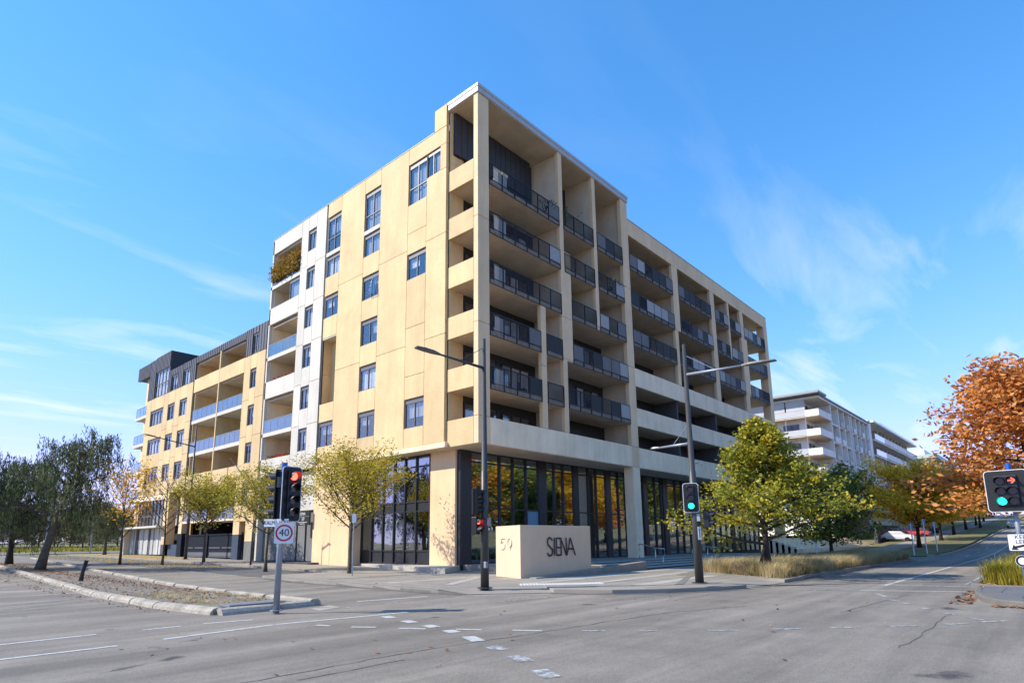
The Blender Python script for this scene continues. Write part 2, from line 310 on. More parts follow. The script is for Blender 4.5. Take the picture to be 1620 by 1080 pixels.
# kerb stones: each one a piece with its own rounded edge
def kerb_run(pts, parent, mat, w=.16, h=.13, seg=1.8, gap=.025, inward=1, base=-.05, ease=.03, nm='kerb_stone', jit=.006, taper=(0, 0)):
    P = [Vector(p) for p in pts]
    for si, (a, b) in enumerate(zip(P[:-1], P[1:])):
        Ltot = (b - a).length; n = max(1, round(Ltot / seg)); d = (b - a).normalized(); nn = Vector((-d.y, d.x)) * inward
        for i in range(n):
            s0 = a + d * (Ltot * i / n + gap / 2); s1 = a + d * (Ltot * (i + 1) / n - gap / 2); ja = random.uniform(-jit, jit); jb = random.uniform(-jit, jit)
            prof = [(0, base), (ease * .3, h - ease), (ease, h - ease * .3), (ease * 2, h), (w - ease, h), (w - ease * .2, h - ease * .5), (w, base)]
            vs = []
            for s, j, en in ((s0, ja, 0), (s1, jb, 1)):
                z0 = hg(s.x, s.y) - (h - .012 if (taper[0] and si == 0 and i == 0 and en == 0) or (taper[1] and si == len(P) - 2 and i == n - 1 and en == 1) else 0)
                for o, z in prof: vs.append((s.x + nn.x * (o + j), s.y + nn.y * (o + j), z0 + z + j * .6))
            k = len(prof); fs = [(i2, i2 + 1, k + i2 + 1, k + i2) for i2 in range(k - 1)] + [tuple(range(k - 1, -1, -1)), tuple(range(k, 2 * k))]
            MB().add(vs, fs).build(nm, mat, parent)
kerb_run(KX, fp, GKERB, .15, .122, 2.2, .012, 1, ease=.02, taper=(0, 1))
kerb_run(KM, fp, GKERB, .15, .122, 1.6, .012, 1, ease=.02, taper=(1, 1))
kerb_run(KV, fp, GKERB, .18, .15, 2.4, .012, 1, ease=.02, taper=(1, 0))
kerb_run([(18.4, 28.7), (18.4, 80)][::-1], fp, KERB, .15, .125, 2.4, .015, 1)
kerb_run([(60, 8.5), (62, 7.95), (200, 7.95)], fp, KERB, .18, .13, 6, .02, 1)

# dark gutter strips: the kerbs' shade line painted on the road
GUTSHADE = pbr('gutter_shade_tone', (.115, .105, .092), .85, .2, 1.5, .2, 20)
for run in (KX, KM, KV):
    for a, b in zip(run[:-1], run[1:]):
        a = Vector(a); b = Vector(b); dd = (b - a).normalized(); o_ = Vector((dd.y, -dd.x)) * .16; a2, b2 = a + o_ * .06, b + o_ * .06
        MB().add([(*(a2 + o_ * 2), hg(*a) + .0048), (*(b2 + o_ * 2), hg(*b) + .0048), (*b2, hg(*b) + .0048), (*a2, hg(*a) + .0048)], [(0, 1, 2, 3)]).build('gutter_shade', GUTSHADE, road)
# left median with separate battered kerb blocks
med_o = [(6.35, 15.0), (6.15, 18), (6.3, 24), (6.9, 34), (7.8, 48), (8.9, 75), (9.3, 80), (10.4, 80), (13.4, 70), (11.2, 46), (9.9, 30), (9.25, 21), (9.15, 15.2)]
med = sheet('median_strip', med_o, SOIL, .07, .1)
kerb_run([(9.2, 14.95), (9.3, 20.4), (9.75, 28), (11.0, 45), (13.2, 69)][::-1], med, KERB, .34, .17, 2.3, .14, -1, ease=.07, jit=.012)
kerb_run([(6.3, 15.0), (6.05, 18), (6.2, 24), (6.8, 34), (7.7, 48), (8.8, 75)], med, KERB, .34, .15, 2.4, .08, -1, ease=.08, jit=.012)
kerb_run([(6.45, 14.7), (7.75, 14.75), (9.0, 14.95)], med, KERB, .34, .15, 1.3, .035, 1, ease=.09, jit=.015)
MB().box(6.9, 8.35, 15.35, 16.0, .10, .155).build('drain_lid', pbr('grey_plate', (.16, .165, .18), .6, .15, 3), med, bevel=.01)
# the kerb apron left of the tip
flat_quad('kerb_apron', [gpt(505, 966), gpt(540, 960), gpt(520, 957), gpt(490, 963)], KERB, .006, road)

# right median: paved nose with border kerb, then planting
RM = [(18.55, .2), (18.35, .8), (18.6, 1.35), (19.4, 1.75), (21.0, 2.05), (23.2, 2.2), (23.2, -2), (18.6, -2)]
rmed = sheet('median_island', RM, GKERB, .11, .2)
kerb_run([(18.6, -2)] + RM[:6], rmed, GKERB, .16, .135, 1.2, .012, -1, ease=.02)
pv = MB().box(-.14, .14, -.24, .24, 0, .03); me_p = None
PAVD = pbr('charcoal_paver', (.13, .13, .135), .8, .12, 3, .12, 40, 0, .15)
for i in range(16):
    for j in range(7):
        x = 18.95 + i * .29; y = 1.72 - j * .5 + (.02 if i % 2 else 0)
        if y > 1.15 + .26 * (x - 18.9) * .7 and x < 21 or y > 1.75: continue
        if me_p is None: me_p = pv.build('paver', PAVD, rmed); ob = me_p
        else:
            ob = D.objects.new('paver', me_p.data); COL.objects.link(ob); ob.parent = rmed
        ob.location = (x, y, .097 + random.uniform(-.003, .003))
sheet('median_bed', [(24.4, 2.35), (120, 2.35), (120, -2.6), (24.4, -2.6)], MULCH, .12, .2)
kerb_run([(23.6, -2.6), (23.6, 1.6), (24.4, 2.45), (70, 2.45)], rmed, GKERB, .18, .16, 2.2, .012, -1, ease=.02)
sheet('median_path', [(23.2, 2.1), (24.2, 2.3), (24.2, -2.6), (23.2, -2.6)], PAVE, .05, .1)

# road paint, each mark its own piece of the road
def mark(pix=None, pts=None, w=.12, mat=None, z=.005, nm='lane_dash'):
    mat = mat or PAINT
    if pix: pts = [gpt(*p) for p in pix]
    p = Vector(pts[0]); q = Vector(pts[1]); d = (q - p).normalized(); n = Vector((-d.y, d.x)) * w / 2
    k = max(1, int((q - p).length / 6)); mb = MB()
    for i in range(k):
        a = p + (q - p) * (i / k); b = p + (q - p) * ((i + 1) / k)
        mb.add([(*(a - n), hg(*a) + z), (*(b - n), hg(*b) + z), (*(b + n), hg(*b) + z), (*(a + n), hg(*a) + z)], [(0, 1, 2, 3)])
    return mb.build(nm, mat, road)
Q = lambda x, y: (500 + x / 3, 880 + y / 3)
for a, b in (((325, 283), (362, 291)), ((422, 304), (462, 313)), ((523, 326), (566, 335)), ((622, 349), (662, 360)), ((722, 379), (772, 401)), ((828, 425), (888, 443)), ((934, 471), (1003, 497)), ((1058, 537), (1125, 574))):
    mark([Q(*a), Q(*b)], w=.24, mat=PAINT if b[0] < 800 else PAINTW)
for a, b in (((0, 325), (66, 328)), ((166, 334), (285, 335)), ((392, 340), (520, 343)), ((662, 344), (786, 347)), ((932, 349), (1072, 352)), ((1262, 352), (1375, 352)), ((1530, 352), (1620, 352))):
    mark([Q(*a), Q(*b)], w=.12, mat=PAINT if b[0] < 1100 else PAINTW)
Q2 = lambda x, y: (1000 + x * 620 / 1620, 860 + y * 620 / 1620)
for a, b in (((315, 358), (440, 356)), ((575, 352), (700, 350)), ((820, 346), (940, 344)), ((1065, 340), (1180, 337)), ((1290, 332), (1385, 329)), ((1440, 322), (1550, 318))): mark([Q2(*a), Q2(*b)], w=.13, mat=PAINTW)
for a, b in (((1010, 205), (1050, 218)), ((1065, 229), (1100, 236)), ((1115, 243), (1140, 248)), ((1195, 263), (1230, 270)), ((1290, 285), (1345, 293)), ((1395, 305), (1450, 315))): mark([Q2(*a), Q2(*b)], w=.14, mat=PAINTW)
mark([(258, 1011), (432, 988)], w=.13, mat=PAINT, nm='stop_line'); mark([(436, 987.5), (645, 968)], w=.13, nm='stop_line')
mark([(226, 996), (286, 990)], w=.11); mark([(322, 986), (400, 980)], w=.12, nm='stop_line')
mark([(-60, 1026), (152, 1003)], w=.12, nm='crossing_line'); mark([(-60, 1050), (186, 1021)], w=.12, nm='crossing_line')
mark([(565, 951), (676, 943)], w=.16, nm='crossing_line'); mark([(676, 964), (712, 960)], w=.1, mat=PAINTW)
mark([(545, 961), (566, 959)], w=.12, mat=PAINTW); mark([(610, 954), (630, 952)], w=.1, mat=PAINTW)
mark([(790, 951), (870, 944)], w=.08, mat=PAINTW, nm='crossing_line'); mark([(720, 944), (760, 941.5)], w=.08, mat=PAINTW, nm='crossing_line')
mark([(1360, 933.5), (1528, 935.5)], w=.14, nm='stop_line'); mark([(1270, 933), (1360, 933.5)], w=.1, mat=PAINTW, nm='stop_line')
mark([(1415, 925), (1548, 928)], w=.25, mat=PAINTW, nm='crossing_line'); mark([(1448, 915), (1548, 919)], w=.2, mat=PAINTW, nm='crossing_line')
mark([(1265, 926), (1330, 926)], w=.15, mat=PAINTV, nm='crossing_line'); mark([(1265, 932.5), (1328, 932.5)], w=.15, mat=PAINTV, nm='crossing_line')
mark([(1398, 926), (1474, 905)], w=.14, nm='lane_line'); mark(pts=[gpt(1474, 905), (66, 4.95)], w=.14, nm='lane_line'); mark(pts=[(66, 4.95), (130, 4.95)], w=.14, nm='lane_line')
mark(pts=[(26, 2.75), (60, 2.75)], w=.1, mat=PAINTW, nm='edge_line')
for i in range(18): mark(pts=[(62 + i * 9, 6.3), (65 + i * 9, 6.3)], w=.12)
for i in range(22): mark(pts=[(14.15, 25.5 + i * 2.6), (14.15, 26.6 + i * 2.6)], w=.1, z=.009, nm='bay_dash')
mark([(370, 932), (470, 925)], w=.06, mat=PAINTW); mark([(376, 935), (500, 925)], w=.08, mat=PAINTW); mark([(470, 932), (545, 931)], w=.08, mat=PAINTW)
# rumble strips / tram-like paver band far left
for i in range(2): mark([(-40, 963 + i * 7), (152, 944 + i * 5)], w=.07, mat=PAINTV, nm='paver_line')
# the long sealed cracks
def crack(pts, w, nm='sealed_crack'):
    mb = MB(); P = [Vector(gpt(*p)) for p in pts]; out = []
    for a, b in zip(P[:-1], P[1:]):
        k = max(2, int((b - a).length / .25))
        for i in range(k): out.append(a + (b - a) * (i / k))
    out.append(P[-1]); out = [p + Vector((random.gauss(0, .025), random.gauss(0, .025))) for p in out]
    for i in range(len(out) - 1):
        a, b = out[i], out[i + 1]; d = (b - a).normalized(); n = Vector((-d.y, d.x)) * w / 2 * random.uniform(.5, 1.2)
        mb.add([(*(a - n), .004), (*(b - n), .004), (*(b + n), .004), (*(a + n), .004)], [(0, 1, 2, 3)])
    return mb.build(nm, pbr('crack_tar', (.085, .08, .075), .7), road)
crack([(370, 1082), (500, 1060), (640, 1033), (760, 1014), (860, 999), (960, 983), (1060, 968), (1180, 958)], .026)
crack([(470, 1075), (560, 1059), (640, 1043)], .02)
crack([(1425, 1024), (1450, 1010), (1475, 990), (1500, 972)], .018); crack([(1330, 968), (1400, 950), (1440, 940)], .025)
# damp stains on the asphalt
def blot(pts, mat, z=.0045):
    P = [gpt(*p) for p in pts]; n = len(P); cx = sum(a for a, b in P) / n; cy = sum(b for a, b in P) / n; mb = MB(); mb.add([(x, y, z) for x, y in P] + [(cx, cy, z)], [(i, (i + 1) % n, n) for i in range(n)]); o = mb.build('road_stain', mat, road)
    at = o.data.attributes.new('edge', 'FLOAT', 'POINT'); at.data.foreach_set('value', [0.0] * n + [1.0]); return o
STAIN = pbr('damp_asphalt', (.06, .057, .053), .6)
def _stain(m):
    t = m.node_tree; n = t.nodes; l = t.links.new; out = n['Material Output']; b = n['Principled BSDF']; tr = n.new('ShaderNodeBsdfTransparent'); mi = n.new('ShaderNodeMixShader')
    g = n.new('ShaderNodeNewGeometry'); q = n.new('ShaderNodeTexNoise'); q.inputs['Scale'].default_value = 4; q.inputs['Detail'].default_value = 8; q.inputs['Roughness'].default_value = .7; l(g.outputs['Position'], q.inputs[0])
    at = n.new('ShaderNodeAttribute'); at.attribute_name = 'edge'; a = n.new('ShaderNodeMath'); a.operation = 'MULTIPLY_ADD'; a.inputs[1].default_value = .75; a.inputs[2].default_value = -.25; l(at.outputs['Fac'], a.inputs[0])
    s = n.new('ShaderNodeMath'); s.operation = 'ADD'; l(q.outputs[0], s.inputs[0]); l(a.outputs[0], s.inputs[1]); r = n.new('ShaderNodeMapRange'); r.inputs[1].default_value = .5; r.inputs[2].default_value = .95; r.inputs[4].default_value = .7; l(s.outputs[0], r.inputs[0])
    l(r.outputs[0], mi.inputs[0]); l(tr.outputs[0], mi.inputs[1]); l(b.outputs[0], mi.inputs[2]); l(mi.outputs[0], out.inputs[0])
_stain(STAIN)
def ell(cx, cy, rx, ry, tilt=0): return [(cx + rx * math.cos(t) * (1 + .18 * math.sin(3 * t + cx)) , cy + ry * math.sin(t) * (1 + .2 * math.cos(4 * t + cy)) + tilt * math.cos(t) * rx) for t in [i * math.pi / 9 for i in range(18)]]
blot(ell(932, 956, 26, 1.6), STAIN); blot(ell(270, 1041, 36, 5, -.18), STAIN); blot(ell(195, 1057, 60, 3, -.2), STAIN)
blot(ell(192, 1027, 8, 2), STAIN); blot(ell(1500, 1068, 80, 10), STAIN); blot(ell(1500, 962, 26, 4), STAIN); blot(ell(690, 976, 14, 1.5), STAIN)
# tactile pad: raised dots on the ramp
tact = tag(MB().prism([(16.25, 14.1), (18.5, 12.15), (19.1, 12.75), (16.85, 14.7)], .10, .122).build('tactile_pad', PALEP), 'pale tactile paving pad with rows of studs at the kerb ramp before the sign block', 'tactile paving')
dots = MB(); e1 = Vector((2.25, -1.95)); e2 = Vector((.6, .6))
for i in range(26):
    for j in range(7):
        c = Vector((16.25, 14.1)) + e1 * ((i + .5) / 26) + e2 * ((j + .5) / 7); dots.box(c.x - .022, c.x + .022, c.y - .022, c.y + .022, .122, .13)
tag(dots.build('studs', WHITE, tact), kind='stuff')
# ================================================================== main apartment block
XF, YF = 22.30, 22.11; FL = .40
ZB = {1: 6.68, 2: 9.77, 3: 12.82, 4: 15.87, 5: 18.92, 6: 21.97}
blk = empty('apartment_building', (XF + 10, YF + 10, 0), 'tall tan concrete apartment block with a grid of balconies on its street corner', 'building')
def part(name, mat, *boxes, parent=blk, bevel=0):
    mb = MB()
    for b in boxes: mb.box(*b)
    return mb.build(name, mat, parent, bevel=bevel)
def ubox(u0, u1, d0, d1, z0, z1): return (XF + u0, XF + u1, YF + d0, YF + d1, z0, z1)      # right facade: u along, d into the building
def vbox(v0, v1, d0, d1, z0, z1): return (XF + d0, XF + d1, YF + v0, YF + v1, z0, z1)      # left facade: v along, d into the building

# --- cores behind the facades
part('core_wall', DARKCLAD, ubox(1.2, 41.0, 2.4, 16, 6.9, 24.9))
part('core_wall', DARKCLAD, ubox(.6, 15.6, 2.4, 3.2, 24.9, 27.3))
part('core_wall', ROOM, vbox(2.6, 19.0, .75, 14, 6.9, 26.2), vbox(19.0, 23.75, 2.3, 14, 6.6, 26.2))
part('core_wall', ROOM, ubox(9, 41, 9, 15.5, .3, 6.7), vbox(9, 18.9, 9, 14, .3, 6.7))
part('lobby_floor', STONE, ubox(.9, 45, 2.6, 9, .30, .41), vbox(4.7, 11.2, 1.0, 9, .30, .4))
part('lobby_ceiling', LIGHTROOM, ubox(1.0, 45, 2.5, 9, 6.45, 6.6))
for u in (3.6, 4.9, 5.6): part('curtain', BLIND, *[ubox(u + i * .14, u + i * .14 + .1, 2.9, 2.94, 3.5, 6.2) for i in range(6)])
for u in (9.5, 11, 21.8, 26): part('curtain', BLIND, *[ubox(u + i * .2, u + i * .2 + .07, 3.1, 3.14, 3.6, 6.2) for i in range(5)])

# --- left facade precast panels
G = .012
def panel(v0, v1, z0, z1, mat=TAN, d0=-.15, d1=.06, bev=.012): return part('wall_panel', mat, vbox(v0 + G, v1 - G, d0, d1, z0 + G, z1 - G), bevel=bev)
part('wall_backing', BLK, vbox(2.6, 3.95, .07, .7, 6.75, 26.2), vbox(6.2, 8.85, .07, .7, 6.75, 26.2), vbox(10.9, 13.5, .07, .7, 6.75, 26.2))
wid = [(6.05, 8.97), (10.78, 13.68)]
for v0, v1 in wid:
    for z0, z1 in ((7.0, 13.22), (13.22, 19.4), (19.4, 26.38)): panel(v0, v1, z0, z1)
panel(2.5, 4.27, 7.0, 13.22); panel(2.5, 4.27, 13.22, 19.4); panel(2.5, 4.27, 19.4, 23.6)
panel(2.5, 3.05, 23.6, 25.25); panel(2.5, 6.05, 25.25, 26.38); panel(2.5, 3.6, 26.40, 27.88)
for z0, z1 in ((7.0, 8.15), (9.89, 11.28), (11.28, 14.31), (14.31, 17.43), (19.1, 20.49), (20.49, 22.42)): panel(4.27, 6.05, z0, z1)
panel(4.27, 4.3, 23.6, 25.25)
for z0, z1 in ((7.0, 8.14), (9.8, 11.22), (12.87, 14.28), (15.98, 17.42), (19.08, 20.52), (25.22, 26.38)): panel(8.97, 10.78, z0, z1)
part('sill_slab', WHITEC, vbox(8.98, 10.77, -.16, .05, 22.12, 22.40)); part('sill_slab', WHITEC, vbox(13.69, 15.44, -.16, .05, 22.12, 22.40))
for z0, z1 in ((7.0, 8.1), (9.8, 11.1), (15.86, 17.38), (19.05, 20.5), (25.22, 26.38)): panel(13.68, 15.45, z0, z1)
part('slot_wall', TAN, vbox(13.66, 13.70, .0, .7, 11.1, 15.86), vbox(15.42, 15.46, 0, .7, 11.1, 13.3), vbox(15.42, 15.46, 0, .7, 13.32, 15.86), vbox(13.7, 15.46, .6, .72, 11.1, 15.86))
part('slot_head', WHITEC, vbox(13.7, 15.42, -.13, .6, 15.78, 15.85))
part('ledge', PALE, vbox(2.36, 11.27, -.22, .5, 6.68, 6.985), bevel=.015)
part('parapet_capping', FASCIA, vbox(3.62, 23.75, -.17, .3, 26.39, 26.43))
# --- left facade ground storey
for v0, v1 in ((11.27, 13.4), (13.4, 15.55)): panel(v0, v1, .12, 6.98, TAN2)
part('wall_return', TAN2, vbox(11.28, 11.42, .07, 1.0, .2, 6.66))
part('wall_column', TAN2, vbox(2.52, 4.6, .72, 1.1, .36, 6.67), bevel=.015)
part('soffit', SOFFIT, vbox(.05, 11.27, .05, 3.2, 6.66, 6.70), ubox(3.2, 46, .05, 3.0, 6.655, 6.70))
# --- white section
WV = [(15.62, 17.0), (18.15, 19.15)]
for v0, v1 in WV:
    for z0, z1 in ((6.75, 9.95), (9.95, 13.05), (13.05, 16.15), (16.15, 19.25), (19.25, 22.35), (22.35, 26.38)): panel(v0, v1, z0, z1, WHITEC)
zw = [(8.1, 9.72), (11.15, 12.83), (14.27, 16.0), (17.33, 19.0), (20.42, 22.09), (23.5, 25.2)]
zz = [6.75] + [z for w in zw for z in w] + [26.38]
for i in range(0, len(zz), 2): panel(17.0, 18.15, zz[i], zz[i + 1], WHITEC)
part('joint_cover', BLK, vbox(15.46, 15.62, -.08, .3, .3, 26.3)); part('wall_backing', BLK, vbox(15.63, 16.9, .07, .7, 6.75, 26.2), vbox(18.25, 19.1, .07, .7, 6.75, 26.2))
for z0, z1 in ((25.07, 26.38), (18.95, 20.35), (12.82, 14.2), (6.65, 8.0)): panel(19.15, 23.75, z0, z1, WHITEC)
part('end_post', WHITEC, vbox(23.56, 23.75, -.15, 2.3, 6.6, 26.3))
for z0, z1 in ((21.98, 22.26), (15.94, 16.24), (9.76, 10.06)): part('balcony_slab', WHITEC, vbox(19.16, 23.74, -.15, 2.3, z0, z1), bevel=.01)
for z in (18.7, 12.6, 24.95, 6.45): part('balcony_slab', SOFFIT, vbox(19.16, 23.56, .06, 2.3, z, z + .12))
part('side_wall', PALE, vbox(19.06, 19.15, .05, 2.3, 6.6, 26.2)); part('divider', PALE, vbox(23.44, 23.56, .07, 2.3, 6.8, 26.2))
for z0, z1 in ((22.3, 24.9), (16.3, 18.6), (10.1, 12.5), (13.6, 15.9), (19.5, 21.9), (7.2, 9.7)): part('balcony_door', BLK, vbox(19.3, 21.4, 2.24, 2.29, z0, z1))
# --- white section ground storey: grey wall panels and an entrance recess
DGREY = pbr('grey_wall_panel', (.17, .17, .165), .75, .1, 1.2, .05, 40, .08)
part('side_wall', WHITEC, vbox(15.62, 23.75, .2, .4, 3.9, 6.64), bevel=.01)
for v0, v1, m in ((15.7, 17.15, DGREY), (17.4, 18.35, DGREY), (18.6, 20.5, DGREY), (20.75, 23.45, DGREY)): part('wall_panel', m, vbox(v0, v1, .35, .45, .45, 3.88))
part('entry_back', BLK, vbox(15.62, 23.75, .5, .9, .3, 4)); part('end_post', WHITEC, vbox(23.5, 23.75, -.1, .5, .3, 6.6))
part('entry_step', pbr('dark_step', (.05, .05, .055), .7, .1, 3), vbox(14.6, 26.2, -.75, .3, .12, .40), bevel=.015)

# --- windows of the left facade
def window(v0, v1, z0, z1, cols=2, rows=None, head=.22, parent=blk, open_=False, blind=None, off=0.0, fm=None):
    fm = fm or FRAME; d = -.07 + off; root = MB(); f = .06
    o = MB().box(*vbox(v0, v1, d, d + .1, z0, z0 + f)).box(*vbox(v0, v1, d, d + .1, z1 - f, z1)).box(*vbox(v0, v0 + f, d, d + .1, z0 + f, z1 - f)).box(*vbox(v1 - f, v1, d, d + .1, z0 + f, z1 - f))
    zt = z1 - head - f if head else z1 - f
    if head: o.box(*vbox(v0 + f, v1 - f, d + .01, d + .09, zt, z1 - f))
    vs = [v0 + f + (v1 - v0 - 2 * f) * i / cols for i in range(cols + 1)]; zs = [z0 + f] + list(rows or []) + [zt]
    for v in vs[1:-1]: o.box(*vbox(v - .03, v + .03, d + .005, d + .095, z0 + f, zt))
    for z in zs[1:-1]: o.box(*vbox(v0 + f, v1 - f, d + .007, d + .093, z - .03, z + .03))
    w = o.build('window', fm, parent)
    for i in range(cols):
        for j in range(len(zs) - 1):
            MB().box(*vbox(vs[i] + .025, vs[i + 1] - .025, d + .05, d + .056, zs[j] + .02, zs[j + 1] - .02)).build('pane', WGLASS, w)
    if blind is None: blind = random.random()
    if blind < .97:
        a, b = (v0 + f, v1 - f) if blind < .5 else ((v0 + f, v0 + (v1 - v0) * .42) if blind < .72 else (v0 + (v1 - v0) * .5, v1 - f))
        zl = z0 + f if blind < .4 else z0 + (z1 - z0) * random.uniform(.3, .6)
        m = CURT if random.random() < .35 else BLIND; mb = MB(); k = max(4, int((b - a) / .11))
        pts = [(XF + d + .2 + .025 * math.sin(i * 1.9), YF + a + (b - a) * i / k) for i in range(k + 1)]
        for (x0, y0), (x1, y1) in zip(pts[:-1], pts[1:]): mb.add([(x0, y0, zl), (x1, y1, zl), (x1, y1, z1 - .1), (x0, y0, z1 - .1)], [(0, 1, 2, 3)])
        mb.build('curtain', m, w)
    if open_:
        q = MB(); m_ = (v0 + v1) / 2; a = m_ - .8 * (v1 - v0) / 2 - .0
        q.add([(XF + d - .02, YF + v0 + .08, zt - .02), (XF + d - .02, YF + m_ - .05, zt - .02), (XF + d - .28, YF + m_ - .05, z0 + .1), (XF + d - .28, YF + v0 + .08, z0 + .1)], [(0, 1, 2, 3)]); q.build('open_sash', WGLASS, w)
        MB().tube([(XF + d - .28, YF + v0 + .08, z0 + .1), (XF + d - .28, YF + m_ - .05, z0 + .1)], .02, 4).tube([(XF + d - .28, YF + v0 + .08, z0 + .1), (XF + d - .02, YF + v0 + .08, zt)], .02, 4).tube([(XF + d - .28, YF + m_ - .05, z0 + .1), (XF + d - .02, YF + m_ - .05, zt)], .02, 4).build('sash_frame', FRAME, w)
    # dark head box inside so the opening has depth
    return w
for z0, z1 in ((17.43, 19.1), (8.15, 9.89)): window(4.28, 6.04, z0, z1)
for z0, z1 in ((8.14, 9.8), (11.22, 12.87), (14.28, 15.98), (17.42, 19.08), (20.52, 22.11)): window(8.98, 10.77, z0, z1, open_=(z0 > 17 and z0 < 18))
for z0, z1 in ((8.1, 9.8), (17.38, 19.05), (20.5, 22.11)): window(13.70, 15.44, z0, z1)
window(8.98, 10.77, 22.41, 25.21, rows=[23.5], blind=.1); window(13.70, 15.44, 22.41, 25.21, rows=[23.5], blind=.4)
window(4.28, 6.04, 22.43, 25.24, rows=[23.55], blind=.2)
# corner glazing of the penthouse: two short panes reaching the loggia
part('window_frame', FRAME, vbox(3.06, 4.28, -.07, .02, 23.61, 23.67), vbox(3.06, 4.28, -.07, .02, 25.02, 25.24), vbox(3.06, 3.12, -.07, .02, 23.67, 25.02), vbox(3.7, 3.76, -.07, .02, 23.67, 25.02))
part('pane', WGLASS, vbox(3.76, 4.28, -.03, -.024, 23.67, 25.02)); part('pane', WGLASS, vbox(3.12, 3.7, -.03, -.024, 23.67, 25.02))
for z0, z1 in zw: window(17.01, 18.14, z0, z1, head=.2)
window(19.2, 20.75, 20.33, 21.96, cols=1, blind=.1)

# --- glass balustrades of the white section
def glass_rail(v0, v1, z0, z1, parent, d=-.12, n=None, depth=None):
    n = n or max(2, round((v1 - v0) / 1.0)); r = MB().box(*vbox(v0, v1, d - .02, d + .03, z1 - .05, z1)).box(*vbox(v0, v1, d - .015, d + .025, z0, z0 + .05))
    for i in range(n + 1):
        v = v0 + (v1 - v0) * i / n; r.box(*vbox(v - .018, v + .018, d - .01, d + .02, z0 + .05, z1 - .05))
    o = r.build('balustrade', GALV, parent)
    for i in range(n):
        a = v0 + (v1 - v0) * i / n + .03; b = v0 + (v1 - v0) * (i + 1) / n - .03
        MB().box(*vbox(a, b, d, d + .012, z0 + .06, z1 - .06)).build('glass_panel', RAILGLASS, o)
    return o
for z in (22.26, 16.24, 10.06): glass_rail(19.2, 23.5, z, z + 1.0, blk)
# --- lobby glazing on the left
def glaze_left(vm, zs, v0, v1, d, parent, solid=()):
    fr = MB()
    for v in vm: fr.box(*vbox(v - .045, v + .045, d - .09, d + .06, zs[0], zs[-1]))
    for z in zs: fr.box(*vbox(v0, v1, d - .05, d + .05, z - .045, z + .045))
    w = fr.build('glazing_frame', DKFRAME, parent)
    for i in range(len(vm) - 1):
        for j in range(len(zs) - 1):
            m = DKFRAME if j in solid else SHOPGLASS
            MB().box(*vbox(vm[i] + .04, vm[i + 1] - .04, d, d + .012, zs[j] + .04, zs[j + 1] - .04)).build('pane' if j not in solid else 'spandrel', m, w)
    return w
glaze_left([4.68, 5.9, 6.94, 7.97, 9.05, 10.19, 11.28], [.42, 1.14, 3.4, 3.95, 6.0, 6.6], 4.62, 11.3, .82, blk, solid=(0, 2))
# --- lobby glazing on the right, at d = 2.4
um = [1.72, 2.9, 4.15, 5.32, 6.55, 7.79]; groups = [um, [8.49, 9.39, 10.36, 11.57], [12.01, 13.29, 14.23, 15.53], [16.07, 17.15, 18.22, 19.3, 20.87], [21.37, 22.7, 23.71, 24.08], [24.74, 26.29, 27.5, 28.84, 30.3, 31.9], [32.6, 33.9, 35.2, 36.5, 37.8], [38.5, 39.8, 41.1, 42.4, 43.7, 45]]
zs = [.45, 3.48, 6.07, 6.62]; d = 2.4
lastu = 1.47
part('black_column', DKFRAME, ubox(.86, 1.70, 2.25, 2.6, .3, 6.66), bevel=.01)
for g in groups:
    fr = MB()
    for u in g: fr.box(*ubox(u - .05, u + .05, d - .1, d + .06, zs[0], zs[-1]))
    for z in zs: fr.box(*ubox(g[0], g[-1], d - .05, d + .05, z - .045, z + .045))
    w = fr.build('glazing_frame', DKFRAME, blk)
    for i in range(len(g) - 1):
        for j in range(3):
            m = pbr('blue_poster', (.12, .25, .36), .4) if (g is um and i == 4 and j == 0) else SHOPGLASS
            z0 = zs[j] + .04 if m is SHOPGLASS else 2.0
            MB().box(*ubox(g[i] + .045, g[i + 1] - .045, d, d + .012, z0, zs[j + 1] - .04)).build('pane', m, w)
for a, b in zip(groups[:-1], groups[1:]): part('black_column', DKFRAME, ubox(a[-1] + .05, b[0] - .05, 2.3, 2.55, .4, 6.64), bevel=.01)
part('glazing_plinth', DKFRAME, ubox(.9, 45, 2.3, 2.5, .1, .41))
MB().prism([(20.3, 22.4), (22.75, 24.05), (23.2, 24.4), (23.2, 33.4), (22.9, 33.4)], .05, .365).build('plinth', PALEP, blk, bevel=.02)

# --- corner column and side parapets of the corner loggia
part('pier', TAN2, ubox(0, .9, 0, .35, 6.68, 8.15), bevel=.015)
for z0, z1 in ((8.17, 13.35), (13.37, 19.6), (19.62, 27.35)): part('pier', TAN2, ubox(0, .9, 0, .35, z0, z1), bevel=.015)
part('parapet', TAN, vbox(.37, 2.48, 0, .2, 6.68, 8.14), bevel=.012)
for k in range(2, 7): part('parapet', TAN, vbox(.37, 2.48, 0.004, .2, ZB[k], ZB[k] + 1.29), bevel=.012)
part('jamb_wall', TAN, vbox(2.36, 2.49, .1, .9, 6.7, 24.5), vbox(2.36, 2.49, .1, .28, 24.5, 27.3))
part('loggia_wall', TAN, vbox(2.38, 2.5, .9, 1.15, 6.7, 24.9))
